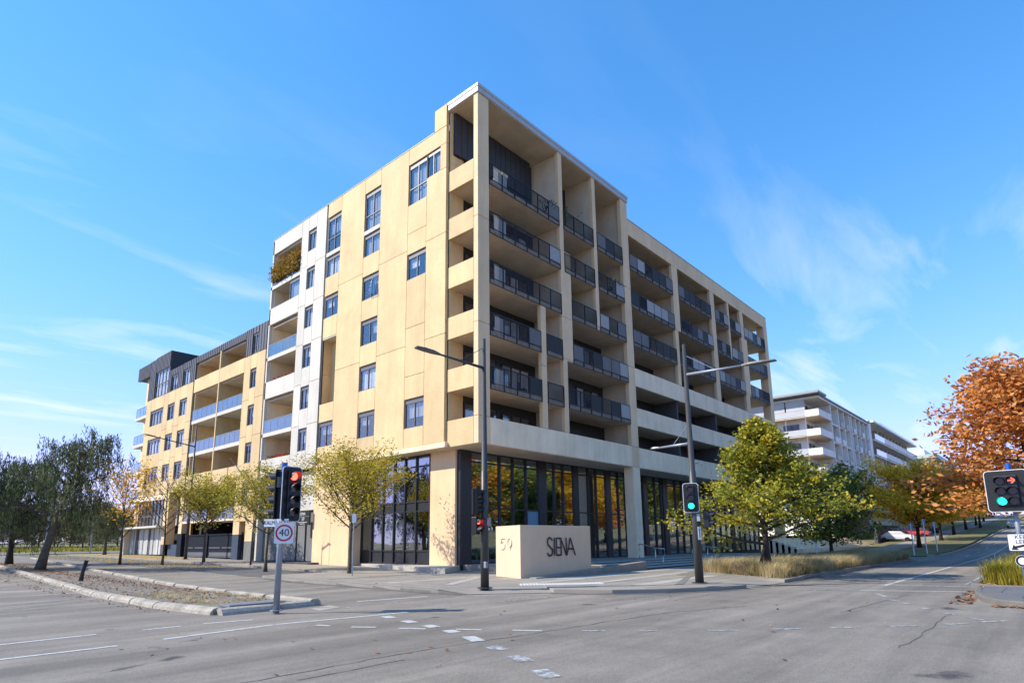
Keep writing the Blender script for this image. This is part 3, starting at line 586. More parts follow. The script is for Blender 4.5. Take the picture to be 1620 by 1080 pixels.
# loggia windows seen through the corner openings, on the back wall
for k in range(1, 7):
    z = ZB[k] + .3
    fr = MB().box(*ubox(1.2, 1.28, 2.3, 2.39, z, z + 2.35)).box(*ubox(2.4, 2.5, 2.3, 2.39, z, z + 2.35)).box(*ubox(3.9, 4.0, 2.3, 2.39, z, z + 2.35)).box(*ubox(1.2, 4.0, 2.3, 2.39, z + 2.35, z + 2.45)).box(*ubox(1.2, 4.0, 2.3, 2.39, z, z + .06))
    w = fr.build('sliding_door', DKFRAME, blk)
    for a, b in ((1.28, 2.4), (2.5, 3.9)): MB().box(*ubox(a, b, 2.34, 2.35, z + .06, z + 2.35)).build('pane', WGLASS, w)
    for (u0, u1) in ((4.4, 7.0), (8.9, 11.2), (12.2, 15)):
        if random.random() < .85:
            fr = MB(); n = 3
            for i in range(n + 1): fr.box(*ubox(u0 + (u1 - u0) * i / n - .04, u0 + (u1 - u0) * i / n + .04, 2.3, 2.39, z, z + 2.2))
            fr.box(*ubox(u0, u1, 2.3, 2.39, z + 2.2, z + 2.3)); w = fr.build('sliding_door', DKFRAME, blk)
            for i in range(n):
                a, b = u0 + (u1 - u0) * i / n + .04, u0 + (u1 - u0) * (i + 1) / n - .04
                MB().box(*ubox(a, b, 2.34, 2.35, z, z + 2.2)).build('pane', WGLASS, w)
                if random.random() < .45: MB().box(*ubox(a, b, 2.375, 2.385, z + random.uniform(.2, 1.3), z + 2.2)).build('blind', BLIND if random.random() < .5 else CURT, w)
# --- slabs of the first part
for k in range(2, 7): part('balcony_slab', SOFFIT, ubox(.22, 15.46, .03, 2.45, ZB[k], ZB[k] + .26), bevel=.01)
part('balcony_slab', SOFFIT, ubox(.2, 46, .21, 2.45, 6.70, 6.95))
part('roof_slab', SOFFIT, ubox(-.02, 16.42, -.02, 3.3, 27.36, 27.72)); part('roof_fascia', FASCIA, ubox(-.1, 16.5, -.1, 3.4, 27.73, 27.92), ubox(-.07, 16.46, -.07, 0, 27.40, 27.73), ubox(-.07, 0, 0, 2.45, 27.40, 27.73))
# --- piers and partition walls
def pier(u0, u1, z0, z1, mat=TAN2, d=.26, d0=0.0): return part('pier', mat, ubox(u0, u1, d0, d, z0, z1), bevel=.012)
pier(7.60, 8.02, 20.32, 27.36); pier(7.60, 8.70, 15.72, 20.30); pier(7.60, 8.70, 12.95, 15.70); pier(7.60, 8.05, 8.17, 12.93)
pier(5.42, 5.92, 12.0, 15.87); pier(5.42, 5.92, 8.17, 11.98); pier(11.60, 12.0, 16.13, 27.36)
pier(15.45, 16.42, 20.3, 27.36, d=.3); pier(15.45, 16.42, 14.1, 20.28, d=.3); pier(15.45, 16.42, 8.17, 14.08, d=.3); pier(15.45, 16.42, 6.7, 8.15, d=.3); pier(15.47, 16.40, .38, 6.68, PALE, d=.75)
PARTN = PCONC
part('partition', PARTN, ubox(7.72, 7.95, .26, 2.45, 6.95, 27.36)); part('partition', PARTN, ubox(11.68, 11.92, .26, 2.45, 16.13, 27.36)); part('partition', PARTN, ubox(15.7, 15.95, .3, 2.45, 6.95, 27.36))
part('partition', PARTN, ubox(4.4, 4.62, 2.2, 2.5, 22.2, 27.36))
part('upper_cladding', DARKCLAD, *[ubox(.3 + i * .5, .3 + i * .5 + .47, 2.16, 2.34, 24.55, 27.3) for i in range(14)])
# --- solid bands
def bandw(u0, u1, z0, z1): return part('band_panel', PALE, ubox(u0 + .01, u1 - .01, 0.004, .2, z0, z1), bevel=.012)
for a, b in ((.9, 8.0), (8.0, 15.46)): bandw(a, b, 6.69, 8.15)
for z0, z1 in ((6.69, 8.13), (9.75, 11.08), (12.73, 14.1)):
    for a, b in ((16.42, 23.7), (23.7, 31.5), (31.5, 38.6), (38.6, 45.1)): bandw(a, b, z0, z1)
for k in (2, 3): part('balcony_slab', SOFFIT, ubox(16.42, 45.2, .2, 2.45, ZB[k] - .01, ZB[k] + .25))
for u in (23.4, 31.0, 38.4):
    for z0, z1 in ((6.96, 9.7), (10.03, 12.75)): part('partition', PART, ubox(u, u + .2, .3, 2.45, z0, z1))
# --- second part: upper floors
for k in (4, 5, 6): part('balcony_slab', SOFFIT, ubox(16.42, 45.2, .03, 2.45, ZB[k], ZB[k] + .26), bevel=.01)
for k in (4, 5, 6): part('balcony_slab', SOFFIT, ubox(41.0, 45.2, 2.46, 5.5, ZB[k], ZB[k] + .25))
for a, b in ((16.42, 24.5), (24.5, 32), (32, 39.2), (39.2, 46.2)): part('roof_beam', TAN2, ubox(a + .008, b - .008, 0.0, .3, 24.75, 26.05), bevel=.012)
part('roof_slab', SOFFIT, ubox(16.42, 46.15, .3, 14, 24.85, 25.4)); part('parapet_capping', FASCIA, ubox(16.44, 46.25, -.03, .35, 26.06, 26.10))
pier(23.45, 24.5, 18.92, 24.74); pier(23.45, 24.0, 14.12, 18.90); pier(31.1, 32.0, 14.12, 24.74); pier(35.1, 35.5, 19.18, 24.74); pier(38.3, 39.15, 22.0, 24.74); pier(38.3, 39.75, 16.1, 21.98); pier(38.3, 39.3, 14.12, 16.08)
pier(45.15, 46.2, .4, 24.74, d=.8)
for u in (23.7, 31.4, 38.6): part('partition', PARTN, ubox(u, u + .22, .26, 2.45, 14.1, 24.85))
part('partition', PARTN, ubox(35.2, 35.4, .26, 2.45, 19.18, 24.85))
for k in (3, 4, 5, 6):
    for u0 in (17.2, 20, 25, 28, 32.8, 36, 39.6):
        z = ZB[k] + .3; w = MB().box(*ubox(u0, u0 + .06, 2.3, 2.39, z, z + 2.2)).box(*ubox(u0 + 1, u0 + 1.06, 2.3, 2.39, z, z + 2.2)).box(*ubox(u0 + 2, u0 + 2.06, 2.3, 2.39, z, z + 2.2)).box(*ubox(u0, u0 + 2.06, 2.3, 2.39, z + 2.2, z + 2.28)).build('sliding_door', DKFRAME, blk)
        MB().box(*ubox(u0 + .06, u0 + 1, 2.34, 2.35, z, z + 2.2)).build('pane', WGLASS, w); MB().box(*ubox(u0 + 1.06, u0 + 2, 2.34, 2.35, z, z + 2.2)).build('pane', WGLASS, w)
# --- metal railings: panels of bars or grey mesh in a frame that runs down over the slab edge
def railing(u0, u1, k, pmesh, lead_bars=0):
    z0 = ZB[k] - .06; zs_ = ZB[k] + .27; zt = ZB[k] + 1.30; n = max(1, round((u1 - u0) / 1.18)); dd = -.035
    fr = MB().box(*ubox(u0, u1, dd, dd + .05, zt - .05, zt)).box(*ubox(u0, u1, dd, dd + .045, zs_, zs_ + .045)).box(*ubox(u0, u1, dd, dd + .04, z0, z0 + .035))
    for i in range(n + 1):
        u = u0 + .015 + (u1 - u0 - .03) * i / n; fr.box(*ubox(u - .018, u + .018, dd + .002, dd + .048, z0, zt - .05))
    o = fr.build('railing', BLACKM, blk); low = MB()
    for i in range(n):
        a = u0 + (u1 - u0) * i / n + .03; b = u0 + (u1 - u0) * (i + 1) / n - .03; m = int((b - a) / .1)
        for q in range(m):
            u = a + (b - a) * (q + .5) / m; low.box(*ubox(u - .012, u + .012, dd + .012, dd + .03, z0 + .035, zs_))
        if i >= lead_bars and random.random() < pmesh:
            MB().box(*ubox(a, b, dd + .015, dd + .025, zs_ + .045, zt - .05)).build('mesh_panel', random.choices(MESH, (2, 3, 2))[0], o)
        else:
            mb = MB()
            for q in range(m):
                u = a + (b - a) * (q + .5) / m; mb.box(*ubox(u - .013, u + .013, dd + .01, dd + .034, zs_ + .045, zt - .05))
            mb.build('bars', BLACKM, o)
    low.build('lower_bars', BLACKM, o); return o
for k in (5, 6): railing(.92, 7.58, k, .2, 3); railing(8.04, 11.58, k, .3); railing(12.02, 15.43, k, .5)
railing(.92, 7.58, 4, .3, 3); railing(8.72, 11.58, 4, .4); railing(12.02, 15.43, 4, .5)
railing(.92, 5.40, 3, .25, 2); railing(5.94, 7.58, 3, .3); railing(8.72, 15.43, 3, .35); railing(.92, 5.40, 2, .25, 2); railing(5.94, 7.58, 2, .2); railing(8.07, 15.43, 2, .5)
for k in (4, 5, 6):
    railing(16.44, 23.43, k, .7); railing(24.52 if k > 4 else 24.02, 31.08, k, .7)
    if k > 4: railing(32.02, 35.08, k, .75); railing(35.52, 38.28, k, .75)
    else: railing(32.02, 38.28, k, .75)
    railing(39.77 if k < 6 else 39.17, 45.13, k, .9)
# white panels added as painted sun patches inside the corner loggias, and furniture
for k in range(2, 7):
    part('sun_patch_panel', BLIND, ubox(1.5, 1.9 + .12 * k, .14, .17, ZB[k] + .32, ZB[k] + 1.22))

# small things on balconies
def pot_plant(x, y, z, h, label, n=70, leaf=None, spread=.35):
    e = empty('potted_plant', (x, y, z), label, 'plant', 'plants on the balconies')
    MB().tube([(x, y, z), (x, y, z + .35)], [.13, .18], 10).build('pot', pbr('dark_pot', (.06, .05, .05), .7), e)
    v = []; f = []; t = []
    for i in range(n):
        a = rng.uniform(0, 6.28); el = rng.uniform(.3, 1.4); l = h * rng.uniform(.5, 1); p0 = np.array([0, 0, .3]); d_ = np.array([math.cos(a) * math.cos(el), math.sin(a) * math.cos(el), math.sin(el)])
        c = p0 + d_ * l * rng.uniform(.3, 1); s = np.array([-math.sin(a), math.cos(a), 0]) * .045; q = d_ * .14; o = len(v); v += [c - q, c + s, c + q + np.array([0, 0, -.03]), c - s]; f.append((o, o + 1, o + 2, o + 3)); t.append(rng.random())
    me = D.meshes.new('leaves'); me.from_pydata(v, [], f); at = me.attributes.new('tone', 'FLOAT', 'FACE'); at.data.foreach_set('value', t); me.materials.append(leaf or PLANTL)
    ob = D.objects.new('leaves', me); COL.objects.link(ob); ob.parent = e
    return e
PLANTL = leafmat('houseplant_leaf', [(.03, .07, .02), (.07, .12, .03), (.16, .17, .05)])
pot_plant(XF + 6.9, YF + .5, ZB[6] + .27, 1.5, 'potted shrub at the right end of the top corner balcony'); pot_plant(XF + 8.6, YF + .5, ZB[6] + .27, 1.7, 'bushy potted plant on the top balcony right of the first tall pier')
pot_plant(XF + 14.6, YF + .5, ZB[5] + .27, 1.7, 'palm-like potted plant on the fifth floor balcony beside the widest pier')
pot_plant(XF + 26, YF + .6, 6.97, 2.0, 'spiky plant rising behind the lowest solid balcony band')
# hedge in the planter on the top white balcony
hp = empty('balcony_hedge', (XF - .05, YF + 21.3, 22.26), 'yellow-green clipped hedge growing along the top pale balcony', 'hedge')
MB().box(*vbox(19.4, 23.5, .05, .45, 22.26, 22.9)).build('planter', PALE, hp)
HEDL = leafmat('hedge_leaf', [(.14, .11, .02), (.32, .20, .03), (.42, .24, .04), (.18, .17, .04)])
v = []; f = []; t = []
for i in range(5200):
    y = rng.uniform(-1.95, 2.3); top = 1.15 + .42 * math.sin(y * 5.5) + .35 * (math.sin(y * 11 + 1)); z = rng.uniform(.3, max(.8, 1.75 + .5 * (top - 1.2))); c = np.array([.02 + rng.normal(0, .22), y, z]); a = rng.normal(size=3); a /= np.linalg.norm(a); b = np.cross(a, rng.normal(size=3)); b /= np.linalg.norm(b)
    o = len(v); v += [c - a * .12, c + b * .04, c + a * .12, c - b * .04]; f.append((o, o+1, o+2, o+3)); t.append(min(1, max(0, rng.normal(.5, .25))))
me = D.meshes.new('foliage'); me.from_pydata(v, [], f); at = me.attributes.new('tone', 'FLOAT', 'FACE'); at.data.foreach_set('value', t); me.materials.append(HEDL); ob = D.objects.new('foliage', me); COL.objects.link(ob); ob.parent = hp
# red flower boxes
for z, zz_ in ((14.2, 'middle'), (8.0, 'lowest')):
    fb = empty('flower_box', (XF + .1, YF + 21.5, z), 'red flowers along the %s solid parapet of the pale balconies' % zz_, 'flower box', 'flower boxes on the pale balconies')
    MB().box(*vbox(19.9, 22.9, .1, .32, z - .05, z + .06)).build('trough', PART, fb); v = []; f = []; t = []
    for i in range(120):
        c = np.array([rng.uniform(-.05, .2), rng.uniform(-1.4, 1.4), rng.uniform(.05, .28)]); a = rng.normal(size=3) * .05; b = rng.normal(size=3) * .05; o = len(v); v += [c - a, c + b, c + a, c - b]; f.append((o, o+1, o+2, o+3)); t.append(rng.random())
    me = D.meshes.new('flowers'); me.from_pydata(v, [], f); at = me.attributes.new('tone', 'FLOAT', 'FACE'); at.data.foreach_set('value', t); me.materials.append(leafmat('flower_' + zz_, [(.5, .06, .03), (.45, .1, .05), (.05, .1, .03)])); ob = D.objects.new('flowers', me); COL.objects.link(ob); ob.parent = fb

# chairs and tables on a few balconies
def balcony_chair(u, k, rz, label):
    e = empty('balcony_chair', (XF + u, YF + .9, ZB[k] + .27), label, 'chair', 'chairs on the balconies', rz); m = random.choice([BLIND, DARKCLAD, CURT])
    lbuild(MB().box(-.24, .24, -.24, .24, .42, .47), 'seat', m, e); lbuild(MB().box(-.24, .24, .2, .25, .47, .92), 'backrest', m, e)
    for a in (-.2, .2):
        for b in (-.2, .2): lbuild(MB().box(a - .02, a + .02, b - .02, b + .02, 0, .42), 'leg', m, e)
for u, k, rz, t in ((2.4, 6, 1.2, 'chair on the top corner balcony'), (4.2, 5, .4, 'chair on the second highest corner balcony'), (3.2, 3, 2.2, 'chair on the corner balcony two above the band'), (4.6, 2, .3, 'chair on the corner balcony just above the band'), (10.2, 3, 1.0, 'chair on the wide balcony third from the band'), (11.5, 2, 2.6, 'chair on the lowest wide balcony'), (18.5, 5, .7, 'chair on the second bay of the long facade'), (27, 4, 1.9, 'chair on the lowest railing balcony beyond the second pier')): balcony_chair(u, k, rz, t)
# ================================================================== lower wing
wing = empty('apartment_wing', (XF + 8, YF + 38, .4), 'lower yellow wing with a dark metal top storey and glass balconies', 'building')
def wpart(name, mat, *b, bevel=0): return part(name, mat, *b, parent=wing, bevel=bevel)
def wpanel(v0, v1, z0, z1, mat=TAN): return wpart('wall_panel', mat, vbox(v0 + G, v1 - G, -.15, .06, z0 + G, z1 - G), bevel=.012)
wpart('core_wall', ROOM, vbox(23.8, 27.6, .6, 14, .3, 19.3), vbox(27.6, 38.1, 2.4, 14, 3.6, 19.3), vbox(38.1, 50.9, .6, 14, 6.6, 19.3), vbox(38.1, 50.9, 1.6, 14, .3, 6.6), vbox(27.6, 38.1, 5, 14, .3, 3.6))
wpart('joint_cover', BLK, vbox(23.76, 23.92, -.05, .3, .3, 19.4)); wpart('joint_cover', BLK, vbox(38.12, 38.34, -.05, .3, 6.6, 17.0))
wz = [(14.22, 15.86), (11.1, 12.77), (8.02, 9.66)]
for v0, v1 in ((23.94, 25.38), (26.45, 27.6)):
    for z0, z1 in ((3.4, 7.0), (7.0, 10.2), (10.2, 13.3), (13.3, 17.1)): wpanel(v0, v1, z0, z1)
for z0, z1 in ((3.4, 4.9), (6.6, 8.02), (9.66, 11.1), (12.77, 14.22), (15.86, 17.1)): wpanel(25.38, 26.45, z0, z1)
for z0, z1 in wz + [(4.9, 6.6)]: window(25.39, 26.44, z0, z1, parent=wing, head=.2)
for z0, z1 in ((15.83, 17.14), (6.6, 7.97)):
    wpanel(27.6, 32.5, z0, z1); wpanel(32.5, 38.1, z0, z1)
wpart('mid_post', TAN, vbox(32.42, 32.62, -.16, 2.4, 3.7, 18.8)); wpart('side_wall', TAN, vbox(27.48, 27.6, .07, 2.4, 3.6, 17)); wpart('side_wall', TAN, vbox(38.0, 38.11, .0, 2.4, 3.6, 18.7))
for z0, z1 in ((12.77, 13.07), (9.68, 9.99)): wpart('balcony_slab', WHITEC, vbox(27.62, 37.98, -.14, 2.4, z0, z1))
wpart('balcony_slab', SOFFIT, vbox(27.62, 37.98, .07, 2.4, 15.7, 15.9)); wpart('balcony_slab', SOFFIT, vbox(27.62, 37.98, .07, 2.4, 6.62, 6.8)); wpart('balcony_slab', SOFFIT, vbox(27.62, 37.98, .07, 2.4, 18.6, 18.8))
for z in (13.07, 9.99):
    for a, b in ((27.68, 32.38), (32.66, 37.95)): glass_rail(a, b, z, z + 1.0, wing)
for z0, z1 in ((13.1, 15.6), (10, 12.6), (7.1, 9.5), (4, 6.4), (16, 18.5)):
    for a, b in ((28.4, 29.6), (32.7, 34.5)): wpart('balcony_door', BLK, vbox(a, b, 2.3, 2.39, z0, z1))
    wpart('back_wall', TAN2, vbox(29.7, 32.4, 2.3, 2.41, z0, z1), vbox(34.6, 38, 2.3, 2.41, z0, z1))
# left windows block v 38.35 - 50.85
cols_ = [(39.58, 41.4), (42.7, 44.5), (45.75, 49.45)]
ed = [38.35] + [v for c in cols_ for v in c] + [50.85]
for i in range(0, len(ed), 2):
    for z0, z1 in ((6.6, 10.1), (10.1, 13.2), (13.2, 17.05)): wpanel(ed[i], ed[i + 1], z0, z1)
for v0, v1 in cols_:
    for z0, z1 in ((6.6, 7.86), (9.52, 10.95), (12.6, 14.06), (15.72, 17.05)): wpanel(v0, v1, z0, z1)
    for z0, z1 in ((7.86, 9.52), (10.95, 12.6), (14.06, 15.72)): window(v0 + .01, v1 - .01, z0, z1, cols=2 if v1 - v0 < 3 else 4, parent=wing, head=.18)
# dark metal storey with standing seams
def zinc(v0, v1, z0, z1, d0=-.12, d1=.1):
    mb = MB().box(*vbox(v0, v1, d0, d1, z0, z1)); o = mb.build('metal_wall', ZINC, wing); sm = MB(); n = max(1, int((v1 - v0) / .38))
    for i in range(n + 1):
        v = v0 + (v1 - v0) * i / n; sm.box(*vbox(v - .012, v + .012, d0 - .035, d0, z0, z1))
    tag(sm.build('seams', ZINC, o), kind='stuff')
zinc(23.94, 25.36, 17.16, 19.5); zinc(26.46, 27.6, 17.16, 19.5); zinc(25.36, 26.46, 18.93, 19.5); window(25.37, 26.45, 17.17, 18.92, parent=wing, head=.1)
zinc(27.6, 32.55, 18.8, 19.45); zinc(32.62, 38.1, 18.8, 19.42); zinc(38.1, 39.35, 17.1, 19.42); zinc(41.2, 42.45, 17.1, 19.4); zinc(39.35, 41.2, 18.75, 19.42); zinc(42.45, 44.3, 18.75, 19.4); zinc(44.3, 45.1, 17.1, 19.4)
for v0, v1 in ((39.36, 41.19), (42.46, 44.29)): window(v0, v1, 17.12, 18.74, parent=wing, head=.1)
zinc(49.05, 50.75, 17.1, 21.55); zinc(45.1, 49.05, 20.0, 21.65); window(45.12, 49.04, 17.12, 19.99, cols=4, rows=[18.5], parent=wing, head=.05); zinc(50.75, 54.6, 20.0, 21.5)
wpart('metal_wall', ZINC, vbox(45.1, 54.58, .1, 7, 20.05, 21.5)); wpart('metal_wall', DARKCLAD, vbox(44.98, 45.1, -.1, 9, 17.2, 21.66)); wpart('metal_wall', ROOM, vbox(45.2, 50.7, .5, 7, 17, 20))
# end balconies
for z in (15.35, 12.25, 9.15, 6.2):
    wpart('balcony_slab', WHITEC, vbox(50.9, 54.4, -.1, 5, z, z + .3)); glass_rail(50.95, 54.3, z + .3, z + 1.35, wing, d=-.05)
wpart('end_column', TAN2, vbox(52.3, 52.8, .3, .8, .6, 20)); wpart('end_wall', TAN2, vbox(50.88, 51.0, .07, 5, .6, 17))
# ground storey of the wing
NAVY = pbr('blue_black_steel', (.016, .02, .028), .75, .1, 2, spec=.1); NAVYP = pbr('blue_grey_paint', (.055, .075, .11), .7, .1, 2, spec=.2)
for v0, v1 in ((27.75, 32.9), (33.3, 38.3)):
    g_o = wpart('gate', NAVY, vbox(v0, v1, .2, .28, .5, 2.4), vbox(v0, v1, .14, .32, 2.4, 2.52))
    part('gate_rail', GALV, vbox(v0 + .3, v0 + 2.3, .15, .19, 1.35, 1.4), vbox(v0 + 2.7, v1 - .3, .15, .19, 1.35, 1.4), vbox(v0 + .3, v1 - .3, .15, .19, .62, .66), parent=g_o)
    part('gate_panel', pbr('grey_perforated', (.12, .12, .12), .6, .1, 4), vbox(v0 + .4, v1 - .4, .16, .195, .7, 1.0), parent=g_o)
wpart('gate_post', NAVY, vbox(38.1, 39.1, -.1, .35, .3, 2.65)); wpart('gate_post', NAVY, vbox(32.9, 33.3, .1, .35, .3, 2.6))
wpart('beam', PALE, vbox(27.6, 38.2, -.1, .5, 3.55, 3.72)); wpart('pier', TAN2, vbox(26.56, 27.65, -.12, .8, 2.4, 3.72)); wpart('pier', NAVYP, vbox(26.56, 27.65, -.13, .8, .3, 2.38)); wpart('pier', TAN2, vbox(24.2, 25.5, -.12, .6, 1.85, 3.4)); wpart('pier', DGREY, vbox(24.2, 25.5, -.13, .6, .3, 1.83))
tw = MB()
for i in range(16):
    v = 25.55 + i * .063; tw.tube([(XF + .1, YF + v, .45), (XF + .1 + random.uniform(-.05, .05), YF + v + random.uniform(-.08, .08), 1.6), (XF + .1, YF + v + random.uniform(-.05, .05), 2.6)], .018, 4)
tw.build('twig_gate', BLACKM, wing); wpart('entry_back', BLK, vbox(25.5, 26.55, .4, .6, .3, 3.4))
glass_rail(27.7, 38, 3.75, 4.7, wing, d=.0)
wpart('pier', TAN2, vbox(38.3, 39.05, -.1, .6, 2.6, 6.62)); wpart('pier', NAVYP, vbox(39.0, 42.2, .25, .8, .3, 1.7)); wpart('recess_wall', pbr('orange_tan', (.40, .24, .11), .8, .08, 1), vbox(39.05, 41.8, 1.0, 1.2, 1.7, 6.6)); wpart('pier', TAN, vbox(41.8, 43.0, -.14, .6, 1.7, 6.6))
wpart('canopy', WHITEC, vbox(42.4, 53.6, -.9, .4, 3.32, 3.5)); wpart('spandrel', PALE, vbox(43, 50.9, -.1, .4, 6.1, 6.6))
fr = MB(); vm = [43.05 + i * .98 for i in range(9)]
for v_ in vm: fr.box(*vbox(v_ - .05, v_ + .05, .1, .25, 3.5, 6.1))
fr.box(*vbox(43, 50.9, .1, .25, 4.5, 4.6)); gf = fr.build('glazing_frame', FRAME, wing)
for a, b in zip(vm[:-1], vm[1:]):
    for z0, z1 in ((3.52, 4.5), (4.6, 6.1)): part('pane', WGLASS, vbox(a + .05, b - .05, .17, .18, z0, z1), parent=gf)
wpart('back_wall', BLIND, vbox(43, 50.8, 1.2, 1.5, 3.5, 6.1))
SHUT = pbr('pale_shutter', (.48, .47, .43), .6, .1, 2, 0, 30, .2)
for i in range(14): wpart('shutter_leaf', SHUT if i % 5 else PART, vbox(43.0 + i * .72, 43.0 + i * .72 + .7, .1 + .06 * (i % 2), .2 + .06 * (i % 2), .75, 3.3))
wpart('pier', PALE, vbox(53.1, 53.9, -.3, .5, .6, 3.4))
# wall lamp sign over the entrance: dark board with pale lettering
def text_mesh(txt, size, ext, mat, name, parent, loc, rot, align='CENTER', sx=1.0):
    c = D.curves.new(name, 'FONT'); c.body = txt; c.size = size; c.extrude = ext; c.align_x = align; c.align_y = 'CENTER'; o = D.objects.new('tmp', c); COL.objects.link(o)
    me = D.meshes.new_from_object(o); D.objects.remove(o); D.curves.remove(c); me.name = name; me.materials.clear(); me.materials.append(mat)
    ob = D.objects.new(name, me); COL.objects.link(ob); ob.parent = parent; ob.location = loc; ob.rotation_euler = rot; ob.scale = (sx, 1, 1); return ob
es = empty('entrance_sign', (XF - .3, YF + 16.45, 2.85), 'black entrance board reading SIENA 59 fixed over the grey side entrance', 'sign')
MB().box(*vbox(15.6, 17.3, -.42, -.3, 2.85, 3.82)).build('board', BLK, es)
PALET = pbr('pale_letter', (.6, .6, .58), .5)
text_mesh('SIENA', .3, .01, PALET, 'lettering', es, (-.135, 0, .75), (R_(90), 0, R_(-90))); text_mesh('59', .36, .01, PALET, 'lettering', es, (-.135, -.1, .4), (R_(90), 0, R_(-90)))
for z, w in ((.2, .6), (.1, .32)): lbuild(MB().box(-.125, -.12, -w, w, z - .018, z + .018), 'small_line', PALET, es)
MB().box(-.125, -.12, -.85, .85, .575, .585).build('rule', PALET, None).parent = es

# ================================================================== plaza, steps, sign block
plz = sheet('plaza', [(24.2, 19.2), (53, 19.2), (53, 24.45), (23.4, 24.45), (23.2, 23.5)], PAVE, 0, .4, flat=.412)
DSTONE = pbr('dark_riser_stone', (.085, .078, .07), .85, .2, 2, .15, 30)
steps = empty('steps', (28, 17, 0), 'long grey stone steps climbing from the pavement to the glazed lobby', 'steps')
for i, (y0, y1, z) in enumerate(((16.3, 17.25, .205), (17.2, 18.25, .275), (18.2, 19.25, .345))):
    x = 27.35 + .0 * i
    while x < 52:
        w = random.uniform(1.7, 2.3); st_ = MB().box(x + .006, x + w - .006, y0 - .03 + random.uniform(0, .008), y1, z - .035, z).build('step_stone', PALEP, steps, bevel=.008); MB().box(x + .01, x + w - .01, y0 + .02, y1 - .02, .02, z - .036).build('riser', DSTONE, steps); x += w
x = 27.35
while x < 52: MB().box(x + .006, x + 1.95, 19.12, 19.75, .385, .42).build('step_stone', PALEP, steps, bevel=.008); MB().box(x + .01, x + 1.94, 19.17, 19.7, .02, .384).build('riser', DSTONE, steps); x += 1.956
lw_ = empty('low_wall', (23, 16.3, 0), 'low grey stone wall rising beside the sign block', 'wall')
x = 19.55
while x < 27.2:
    w = 1.27; z0 = .15 + (x - 19.5) * .043; z1 = .15 + (x + w - 19.5) * .043
    mb = MB(); mb.add([(x, 16.12, .02), (x + w - .012, 16.12, .02), (x + w - .012, 16.5, .02), (x, 16.5, .02), (x, 16.12, z0), (x + w - .012, 16.12, z1), (x + w - .012, 16.5, z1), (x, 16.5, z0)], [(0,3,2,1),(4,5,6,7),(0,1,5,4),(1,2,6,5),(2,3,7,6),(3,0,4,7)])
    mb.build('wall_stone', STONE, lw_, bevel=.012); x += w
SA, SB, SC = Vector((20.2, 18.95)), Vector((19.38, 16.8)), Vector((24.05, 16.52)); SD = SA + SC - SB
sg = empty('sign_block', (SB.x, SB.y, .1), 'peach rendered block carrying the name SIENA and the number 59', 'sign')
SIGNM = pbr('peach_render', (.68, .49, .325), .8, .06, .9, .04, 40, .03, .06)
MB().prism([SB, SC, SD, SA], .06, 2.27).build('block', SIGNM, sg, bevel=.015)
du = (SC - SB).normalized(); Lf = (SC - SB).length; nn = Vector((du.y, -du.x)); LET = pbr('dark_bronze_letter', (.022, .018, .016), .4)
def fpt(s, z, off=.05): p = SB + du * s + nn * off; return (p.x, p.y, z)
def stroke(name, pts, mat, r=.036, off=.05):
    return MB().tube([fpt(s, z, off) for s, z in pts], r, 4).build(name, mat, sg)
x0, zb, zt = 1.62, .98, 1.74; hgt = zt - zb
def arc(cx, cz, rx, rz, a0, a1, n=9): return [(cx + rx * math.cos(R_(a0 + (a1 - a0) * i / n)), cz + rz * math.sin(R_(a0 + (a1 - a0) * i / n))) for i in range(n + 1)]
stroke('letter', arc(x0 + .17, zt - .15, .15, .15, 15, 180, 7) + arc(x0 + .17, zt - .19, .15, .16, 200, 260, 4) + [(x0 + .24, zb + .32)] + arc(x0 + .17, zb + .19, .17, .19, 30, -160, 9), LET)
stroke('letter', [(x0 + .46, zb), (x0 + .46, zt)], LET)
mb = MB()
for pts in ([(x0 + .60, zb), (x0 + .60, zt)], [(x0 + .58, zt - .02), (x0 + .86, zt - .02)], [(x0 + .6, zb + hgt * .45), (x0 + .84, zb + hgt * .45)], [(x0 + .58, zb + .02), (x0 + .88, zb + .02)]): mb.tube([fpt(s, z) for s, z in pts], .032, 4)
mb.build('letter', LET, sg); mb = MB()
for pts in ([(x0 + .90, zb), (x0 + .90, zt)], [(x0 + .88, zt), (x0 + 1.27, zb)], [(x0 + 1.27, zb), (x0 + 1.25, zt)]): mb.tube([fpt(s, z, .052) for s, z in pts], .034, 4)
mb.build('letter', LET, sg); mb = MB()
for pts in ([(x0 + 1.29, zb), (x0 + 1.54, zt)], [(x0 + 1.54, zt), (x0 + 1.86, zb)], [(x0 + 1.40, zb + hgt * .36), (x0 + 1.72, zb + hgt * .36)]): mb.tube([fpt(s, z, .054) for s, z in pts], .034, 4)
mb.build('letter', LET, sg)
dv_ = (SA - SB).normalized(); nv = Vector((-dv_.y, dv_.x)); DIG = pbr('brushed_digit', (.36, .36, .37), .35, metal=.7)
def spt(s, z, off=.02): p = SA - dv_ * s + nv * off; return (p.x, p.y, z)
def dig(pts): MB().tube([spt(s, z) for s, z in pts], .013, 4).build('digit', DIG, sg)
dig([(.92, 1.72), (.62, 1.72), (.56, 1.52)] + arc(.74, 1.42, .2, .16, 130, -100, 9) + [(.6, 1.27), (.52, 1.3)]); dig(arc(1.38, 1.55, .19, .17, 0, 360, 16) + [(1.56, 1.45), (1.38, 1.26)])
